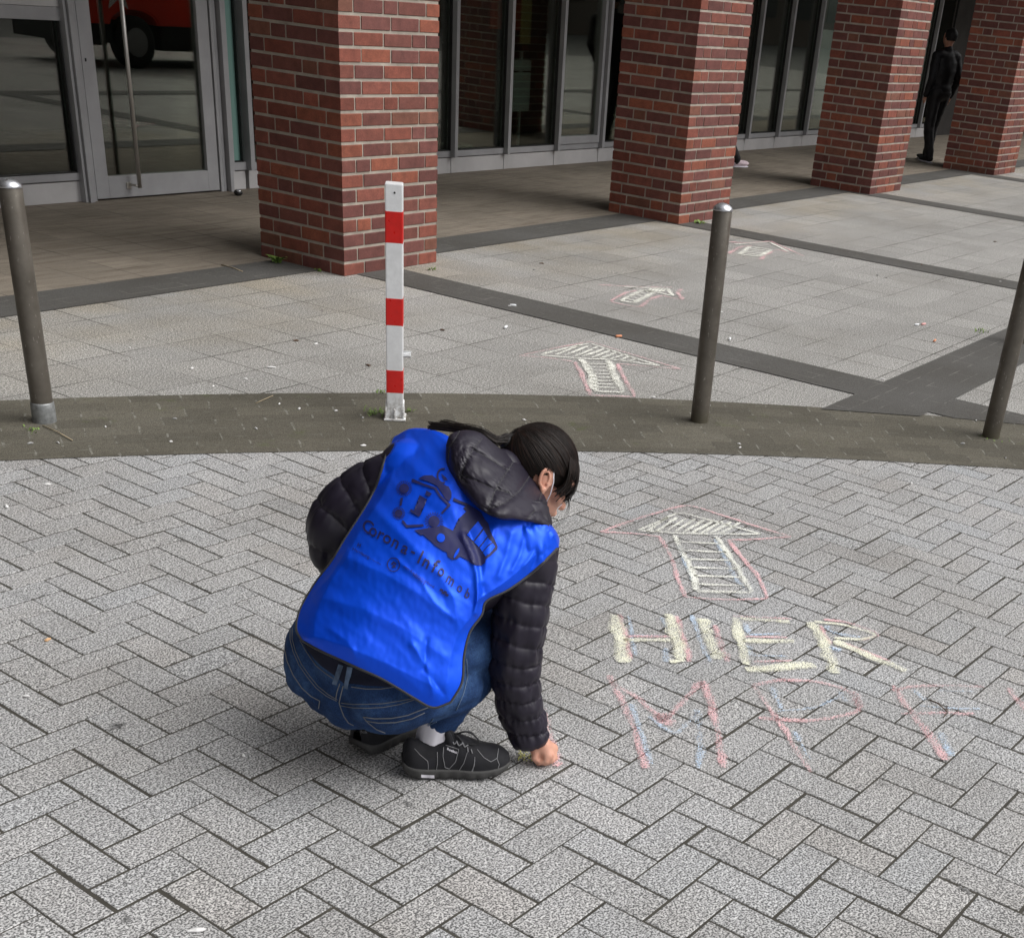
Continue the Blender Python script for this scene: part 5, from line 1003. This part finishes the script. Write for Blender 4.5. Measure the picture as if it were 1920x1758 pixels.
for _ in range(12):                                                # a smooth sheet that stays in front of cloth and collar
    cf = np.linalg.lstsq(_A * _w[:, None], _s[:, 2] * _w, rcond=None)[0]; _w = np.where(_A @ cf > _s[:, 2] + .004, np.minimum(_w * 1.5, 30), 1)
def hbase(x, y):
    a, b = (x - 930) / 100, (y - 890) / 100; d = ray(x, y); d /= np.linalg.norm(d); return CW + d * (float(np.array([1, a, b, a * a, a * b, b * b]) @ cf) - .004)
for r in range(rings):
    t = r / (rings - 1)                                            # 0 at the outline, 1 at the centre line
    for k in range(nb):
        cpt = np.array([min(max(hp[k][0], 872), 996), 0]); cpt[1] = 862 + (cpt[0] - 872) * .68; p = hp[k] * (1 - t) + cpt * t
        dE = polyd(p[0], p[1], hpl); h = .050 * (1 - math.exp(-(dE / 15.0))) ** .8
        for pts, w, a in SE:
            d = polyd(p[0], p[1], pts); h -= a * math.exp(-(d / w)) ; h -= .0045 * abs(nz(p[0] / 5, p[1] / 5, w)) * math.exp(-(d / 12) ** 2)
        h += .005 * nz(p[0] / 26, p[1] / 26, 2) + .0022 * nz(p[0] / 9, p[1] / 12, 5) + .0012 * nz(p[0] / 4.5, p[1] / 7, 8)
        b0 = hbase(*p); dirc = b0 - CW; dirc /= np.linalg.norm(dirc); V.append(b0 - dirc * max(h, 0) * .9)
for r in range(rings - 1):
    for k in range(nb): q = (k + 1) % nb; Fc.append((r * nb + k, r * nb + q, (r + 1) * nb + q, (r + 1) * nb + k))
n0 = len(V)
for t in (.5, 1.0):                                                # underside closes behind, against the neck
    for k in range(nb): b0 = hbase(*hp[k]); V.append(b0 - Nv * .045 * t + (hbase(*cen) - b0) * .16 * t)
for k in range(nb): q = (k + 1) % nb; Fc.append((q, k, n0 + k, n0 + q)); Fc.append((n0 + q, n0 + k, n0 + nb + k, n0 + nb + q))
hood = link('hood', pymesh('hood', V, Fc), MAT['puffer'], trunk, True)
SB = bvh_of(hood)
tubes('hood_seam', [(np.array(cast_line(SB, p, 3, .0002)), .0009) for p, w, a in SE if len(cast_line(SB, p, 3, .0002)) > 3], MAT['piping'], hood, 5)

# --- shoes
def shoe(heel, toe, near, name, label=None, lift=0.0):
    d = toe - heel; d[2] = 0; L = np.linalg.norm(d); d /= L; s = np.cross(d, np.array([0, 0, 1.0]));               # s: to the wearer's right
    o = heel.copy(); o[2] = 0; Pt = lambda x, y, z: o + d * x * L + s * y + np.array([0, 0, z])
    X = [0, .02, .06, .12, .20, .30, .40, .50, .60, .70, .80, .90, .96, 1.0]
    HW = [.020, .031, .038, .041, .041, .040, .040, .042, .047, .050, .050, .045, .036, .020]
    BZ = [.030, .018, .010, .006, .004, .003, .003, .003, .003, .004, .008, .014, .020, .028]
    TZ = [.074, .092, .099, .094, .084, .086, .099, .106, .094, .080, .072, .066, .058, .046]
    SO = [.046, .042, .038, .035, .033, .032, .031, .030, .029, .029, .031, .034, .036, .037]
    n = 46; xs = np.linspace(0, 1, n); hw, bz, tz, so_ = [np.interp(xs, X, q) for q in (HW, BZ, TZ, SO)]
    def sm(a): return np.convolve(np.r_[a[0], a, a[-1]], [.25, .5, .25], 'valid')
    hw, bz, tz, so_ = map(sm, (hw, bz, tz, so_))
    m = 26; V = []; Fc = []
    for i in range(n):
        for j in range(m):
            a = PI * j / (m - 1); cy, sz = math.cos(a), math.sin(a); e = abs(sz) ** .75; w = hw[i] * (1 if i else .6)
            V.append(Pt(xs[i], cy * w * (1 - .12 * sz * (xs[i] > .45)) * (1 - .28 * max(0, sz) ** 2 * (xs[i] < .5)), so_[i] * .8 + (tz[i] - so_[i] * .8) * e + .0012 * nz(xs[i] * 22, cy * 4, sz * 4)))
    for i in range(n - 1):
        for j in range(m - 1): Fc.append((i * m + j, (i + 1) * m + j, (i + 1) * m + j + 1, i * m + j + 1))
    sh = link('shoe', pymesh('shoe', V, Fc), MAT['shoe'], woman, True)
    V2 = []; F2 = []; ns = 64
    ring_prof = [(.97, 1.0, -.001), (1.06, 1.0, -.002), (1.10, .75, 0), (1.09, .35, 0), (1.04, .05, 0), (.90, 0, 0)]
    loop = [(xs[i], 1, i) for i in range(n)] + [(xs[i], -1, i) for i in range(n - 1, -1, -1)]
    for (q, zf, zo) in ring_prof:
        for (x, sg, i) in loop:
            ext = .012 * (q - .97) / .13; xx = x + (-ext if x < .03 else (ext if x > .97 else 0)); tread = -.0035 if (int(x * 17) % 2 and .01 < zf < .5) else 0
            V2.append(Pt(xx * 1.0, sg * max(hw[i], .006) * q + sg * tread, bz[i] + (so_[i] - bz[i]) * zf + zo))
    nl = len(loop)
    for r in range(len(ring_prof) - 1):
        for k in range(nl): q = (k + 1) % nl; F2.append((r * nl + k, r * nl + q, (r + 1) * nl + q, (r + 1) * nl + k))
    F2.append(tuple(range((len(ring_prof) - 1) * nl, len(ring_prof) * nl)))
    link('sole', pymesh('sole', V2, F2), MAT['sole'], sh, True)
    return sh, Pt
heelR = loc(-.120, -.018, 0); toeR = loc(.128, .046, 0)
shoeR, PR_ = shoe(heelR, toeR, True, 'shoe'); shoeR['label'] = 'near black sports shoe pointing right'
heelL = loc(-.243, .040, 0); toeL = loc(-.115, .255, 0)
shoeL, PL_ = shoe(heelL, toeL, False, 'shoe'); shoeL['label'] = 'far black sports shoe seen from the heel'
SHB = bvh_of(shoeR); zs_ = lambda *p: [(600 + a / 3.84, 1300 + b / 3.84) for a, b in p]
def sline(name, lst, w, mat, off=.0006):
    L = [(np.array(q), w) for q in (cast_line(SHB, p, 2.0, off) for p in lst) if len(q) > 3]
    if L: tubes(name, L, MAT[mat], shoeR, 5)
sline('trim_line', [zs_((680, 395), (720, 440), (775, 485), (780, 525), (775, 570)), zs_((845, 420), (845, 500), (835, 565)), zs_((890, 385), (885, 450), (900, 530), (930, 540), (975, 490), (1000, 400), (905, 370)), zs_((1060, 420), (1035, 500), (990, 570)), zs_((1115, 455), (1110, 520), (1085, 570)), zs_((1130, 400), (1180, 460), (1230, 490), (1275, 465), (1285, 395)), zs_((1275, 470), (1290, 510), (1280, 540)), zs_((1115, 480), (1095, 575))], .0009, 'trim')
sline('lace', [zs_((950, 340), (965, 365), (990, 345)), zs_((985, 340), (1000, 375), (1030, 355)), zs_((1020, 350), (1040, 385), (1065, 370)), zs_((1060, 385), (1065, 420)), zs_((1085, 400), (1095, 430))], .0016, 'trim', .002)
v, f = merge([capsule(PR_(.44, 0, .088), PR_(.405, 0, .116), .018, .013, 16), capsule(PR_(.44, .013, .086), PR_(.41, .013, .112), .011, .008, 12), capsule(PR_(.44, -.013, .086), PR_(.41, -.013, .112), .011, .008, 12)]); link('tongue', pymesh('tongue', v, f), MAT['shoe'], shoeR, True)
lp = PR_(.50, 0, .104)
tubes('shoe_lace', [(catmull([lp, lp + loc(.02, -.005, .012), lp + loc(.045, -.01, .006), lp + loc(.055, -.012, -.012), lp + loc(.03, -.014, -.016), lp + loc(.004, -.01, -.006)], 30), .0017), (catmull([lp, lp + loc(.03, .01, .004), lp + loc(.06, .0, -.018)], 14), .0017), (catmull([lp + loc(-.012, 0, 0), lp + loc(.002, -.012, .004), lp + loc(.016, -.018, -.01)], 12), .0017)], MAT['lace'], shoeR)
def on_surface(me, fn, bvh_list, off):
    bm = bmesh.new(); bm.from_mesh(me)
    for v_ in bm.verts:
        x, y = fn(v_.co.x, v_.co.y); q = cast(bvh_list, x, y, off, (0, 0, -1)); v_.co = Vector(q)
    return bm
bm = on_surface(text_mesh('Reebok', 1.0, .01), lambda x, y: (838 + x * 6.4 + y * 1.2, 1405 + x * 2.6 - y * 6.4), SHB, .0008); link('lettering', bm_mesh('lettering', bm), MAT['sock'], shoeR)
sole_o = [o_ for o_ in shoeR.children if o_.name.startswith('sole')][0]; SOB = bvh_of(sole_o)
patch_px('sole_label', SOB, zs_((728, 580), (822, 585), (824, 607), (728, 602)), .0010, 'sock', sole_o, 4)
SLB = bvh_of(shoeL); bm = on_surface(text_mesh('Reebok', 1.0, .0), lambda x, y: (664 + x * 8.0, 1372 + x * .8 - y * 8.0), SLB, .0009); link('lettering', bm_mesh('lettering', bm), MAT['trim'], shoeL)
# socks
v, f = tube([anR + loc(-.012, 0, -.040), anR + loc(-.008, 0, -.01), anR + loc(.0, 0, .03), anR + loc(.01, .005, .07)], [.043, .044, .043, .041], 28, True, lambda i, a: 1 + .04 * math.sin(a * 9 + i)); link('sock', pymesh('sock', v, f), MAT['sock'], woman, True)
v, f = tube([anL + loc(0, 0, -.04), anL + loc(0, 0, .03), anL + loc(.01, .01, .07)], [.036, .034, .034], 20); link('sock', pymesh('sock', v, f), MAT['sock'], woman, True)
# the chalk in her hand and the crumbs of yellow chalk beside it
q = at(1017, 1431, .082); tag(tubes('chalk_stick', [([q + np.array([0, 0, .018]), q, np.array([q[0] + .004, q[1], .006])], .0065)], ch_p, None, 12), 'pink chalk stick held in the woman\'s right hand', 'chalk')
V, Fc = [], []
for k in range(70):
    x, y = 972 + 34 * rng.uniform(0, 1) ** 1.3, 1416 + 18 * rng.uniform(-.5, .5) + 8 * (rng.uniform() - .2); g = onz(x, y); a, b = ellipsoid(g + np.array([0, 0, .004]), np.eye(3), (.0022, .0018, .0015), 4); n = len(V); V += a; Fc += [tuple(i + n for i in q_) for q_ in b]
cr_ = link('chalk_crumbs', pymesh('chalk_crumbs', V, Fc), mottled('yellow_crumbs', (.72, .70, .25), .9, .2), None, True); tag(cr_, 'yellow chalk crumbs on the paver beside the woman\'s drawing hand', 'chalk crumbs', kind='stuff')
stroke = link('chalk_line', stroke_mesh([([(1012, 1325), (1020, 1350), (1030, 1385), (1045, 1425)], .03), ([(1030, 1425), (1050, 1436)], .03)], .0032), MAT['chalk_p']); tag(stroke, 'fresh pink chalk line just right of the woman\'s drawing hand', 'chalk line')

# ------------------------------------------------------------------ people under the arcade
def standing(name, base, facing, H, label, stride=0.25, cloth='black', trousers='black', shoe_m='black', bend=0.0, hair_m='black', arms=None):
    k = H / 1.75; f = np.array([math.cos(facing), math.sin(facing), 0]); s = np.array([f[1], -f[0], 0]); b = np.array([base[0], base[1], 0.0])
    p = empty(name, tuple(b), label=label, cat='person'); q = lambda F, S, Z: b + (f * F + s * S) * k + np.array([0, 0, Z * k])
    hipz = .90
    feet = [(stride, .10), (-stride, -.10)]
    B_ = [ellipsoid(q(.02, 0, 1.64), np.array([f, s, [0, 0, 1]]), (.098 * k, .078 * k, .12 * k), 16), capsule(q(0, 0, 1.40), q(.01, 0, 1.56), .06 * k, .055 * k), capsule(q(.10, 0, 1.62), q(.115, 0, 1.605), .012 * k, .014 * k), ellipsoid(q(0, .08, 1.63), np.array([f, s, [0, 0, 1]]), (.018 * k, .01 * k, .03 * k), 8), ellipsoid(q(0, -.08, 1.63), np.array([f, s, [0, 0, 1]]), (.018 * k, .01 * k, .03 * k), 8),
          ellipsoid(q(0, 0, 1.22), np.array([f, s, [0, 0, 1]]), (.10 * k, .17 * k, .27 * k), 18), ellipsoid(q(0, 0, .96), np.array([f, s, [0, 0, 1]]), (.10 * k, .16 * k, .15 * k), 16)]
    arms = arms or [((0, .20, 1.40), (-.06, .26, 1.13), (.02, .24, .90)), ((0, -.20, 1.40), (-.06, -.26, 1.13), (.02, -.24, .90))]
    for a in arms:
        a0, a1, a2 = [q(*x) for x in a]; B_ += [capsule(a0, a1, .05 * k, .042 * k), capsule(a1, a2, .042 * k, .03 * k)]
        dd = (a2 - a1) / np.linalg.norm(a2 - a1); hnd = a2 + dd * .07 * k; B_.append(capsule(a2, hnd, .028 * k, .026 * k))
        for t in range(4): B_.append(capsule(hnd + f * .014 * (t - 1.5) * k, hnd + dd * (.075 - .006 * abs(t - 1)) * k + f * (.014 * (t - 1.5) - .01) * k, .010 * k, .007 * k, 8))
        B_.append(capsule(a2 + f * .02 * k, hnd + f * .045 * k + dd * .01 * k, .011 * k, .009 * k, 8))
    legs = []
    for (F, S) in feet: legs += [capsule(q(0, S * .85, hipz), q(F * .45 + .05, S, .48), .085 * k, .06 * k), capsule(q(F * .45 + .05, S, .48), q(F, S, .09), .056 * k, .04 * k)]
    body_ = fuse('body', B_ + legs, .012, 2, MAT['skin'], p)
    C_ = [ellipsoid(q(0, 0, 1.22), np.array([f, s, [0, 0, 1]]), (.125 * k, .20 * k, .30 * k), 18), capsule(q(0, -.15, 1.42), q(0, .15, 1.42), .075 * k, .075 * k), ellipsoid(q(0, 0, .98), np.array([f, s, [0, 0, 1]]), (.125 * k, .185 * k, .13 * k), 16), capsule(q(0, 0, 1.44), q(0, 0, 1.49), .075 * k, .07 * k)]
    for a in arms: a0, a1, a2 = [q(*x) for x in a]; C_ += [capsule(a0, a1, .068 * k, .058 * k), capsule(a1, a2, .058 * k, .045 * k)]
    jk_ = fuse('jacket', C_, .012, 2, MAT[cloth], p)
    for v_ in jk_.data.vertices: v_.co += v_.normal * noise.noise(v_.co * 14) * .008
    tr_ = fuse('trousers', [capsule(a, c_, r1, r2, 16) for a, c_, r1, r2 in [(q(0, -.06, .93), q(0, .06, .93), .125 * k, .125 * k)] + [z_ for (F, S) in feet for z_ in ((q(0, S * .85, hipz), q(F * .45 + .05, S, .48), .10 * k, .08 * k), (q(F * .45 + .05, S, .48), q(F, S, .09), .078 * k, .068 * k))]], .012, 2, MAT[trousers], p)
    for v_ in tr_.data.vertices: v_.co += v_.normal * noise.noise(v_.co * 16) * .007
    for (F, S) in feet:
        so_ = fuse('shoe', [ellipsoid(q(F - .02, S, .06), np.array([f, s, [0, 0, 1]]), (.07 * k, .045 * k, .05 * k), 12), ellipsoid(q(F + .10, S, .045), np.array([f, s, [0, 0, 1]]), (.12 * k, .050 * k, .035 * k), 12)], .006, 2, MAT[shoe_m], p)
        v, fc = tube([q(F - .085, S, .012), q(F + .0, S, .012), q(F + .10, S, .012), q(F + .20, S, .016)], [.030 * k, .043 * k, .052 * k, .028 * k], 16); v = [np.array([a[0], a[1], .004 + (a[2] - .0) * .32]) for a in v]; link('sole', pymesh('sole', v, fc), MAT['sock'], so_, True)
    v, fc = ellipsoid(q(-.008, 0, 1.665), np.array([f, s, [0, 0, 1]]), (.108 * k, .088 * k, .112 * k), 18); hm = pymesh('hair', v, fc); bm = bmesh.new(); bm.from_mesh(hm)
    bmesh.ops.delete(bm, geom=[v_ for v_ in bm.verts if (np.array(v_.co) - q(0, 0, 1.66)) @ f > .045 * k and v_.co.z < 1.70 * k or v_.co.z < 1.60 * k], context='VERTS'); bm.to_mesh(hm); bm.free(); ho = link('hair', hm, MAT[hair_m], p, True)
    for v_ in ho.data.vertices: v_.co += v_.normal * noise.noise(v_.co * 40) * .006
    return p
gm = onz(1740, 303)
standing('person', (gm[0], gm[1] + .02), math.radians(62), 1.60, 'person in a black leather jacket and black trousers, standing between the two farthest pillars', .14, 'leather')
standing('person', (12.20, 6.50), math.radians(-24), 1.68, 'walking person hidden behind the second pillar, only a pink and white trainer showing', .62, 'black', 'black', 'pink', arms=[((0, .20, 1.40), (.05, .24, 1.15), (.22, .20, .98)), ((0, -.20, 1.40), (-.12, -.24, 1.15), (-.10, -.22, .92))])
# @@P1@@
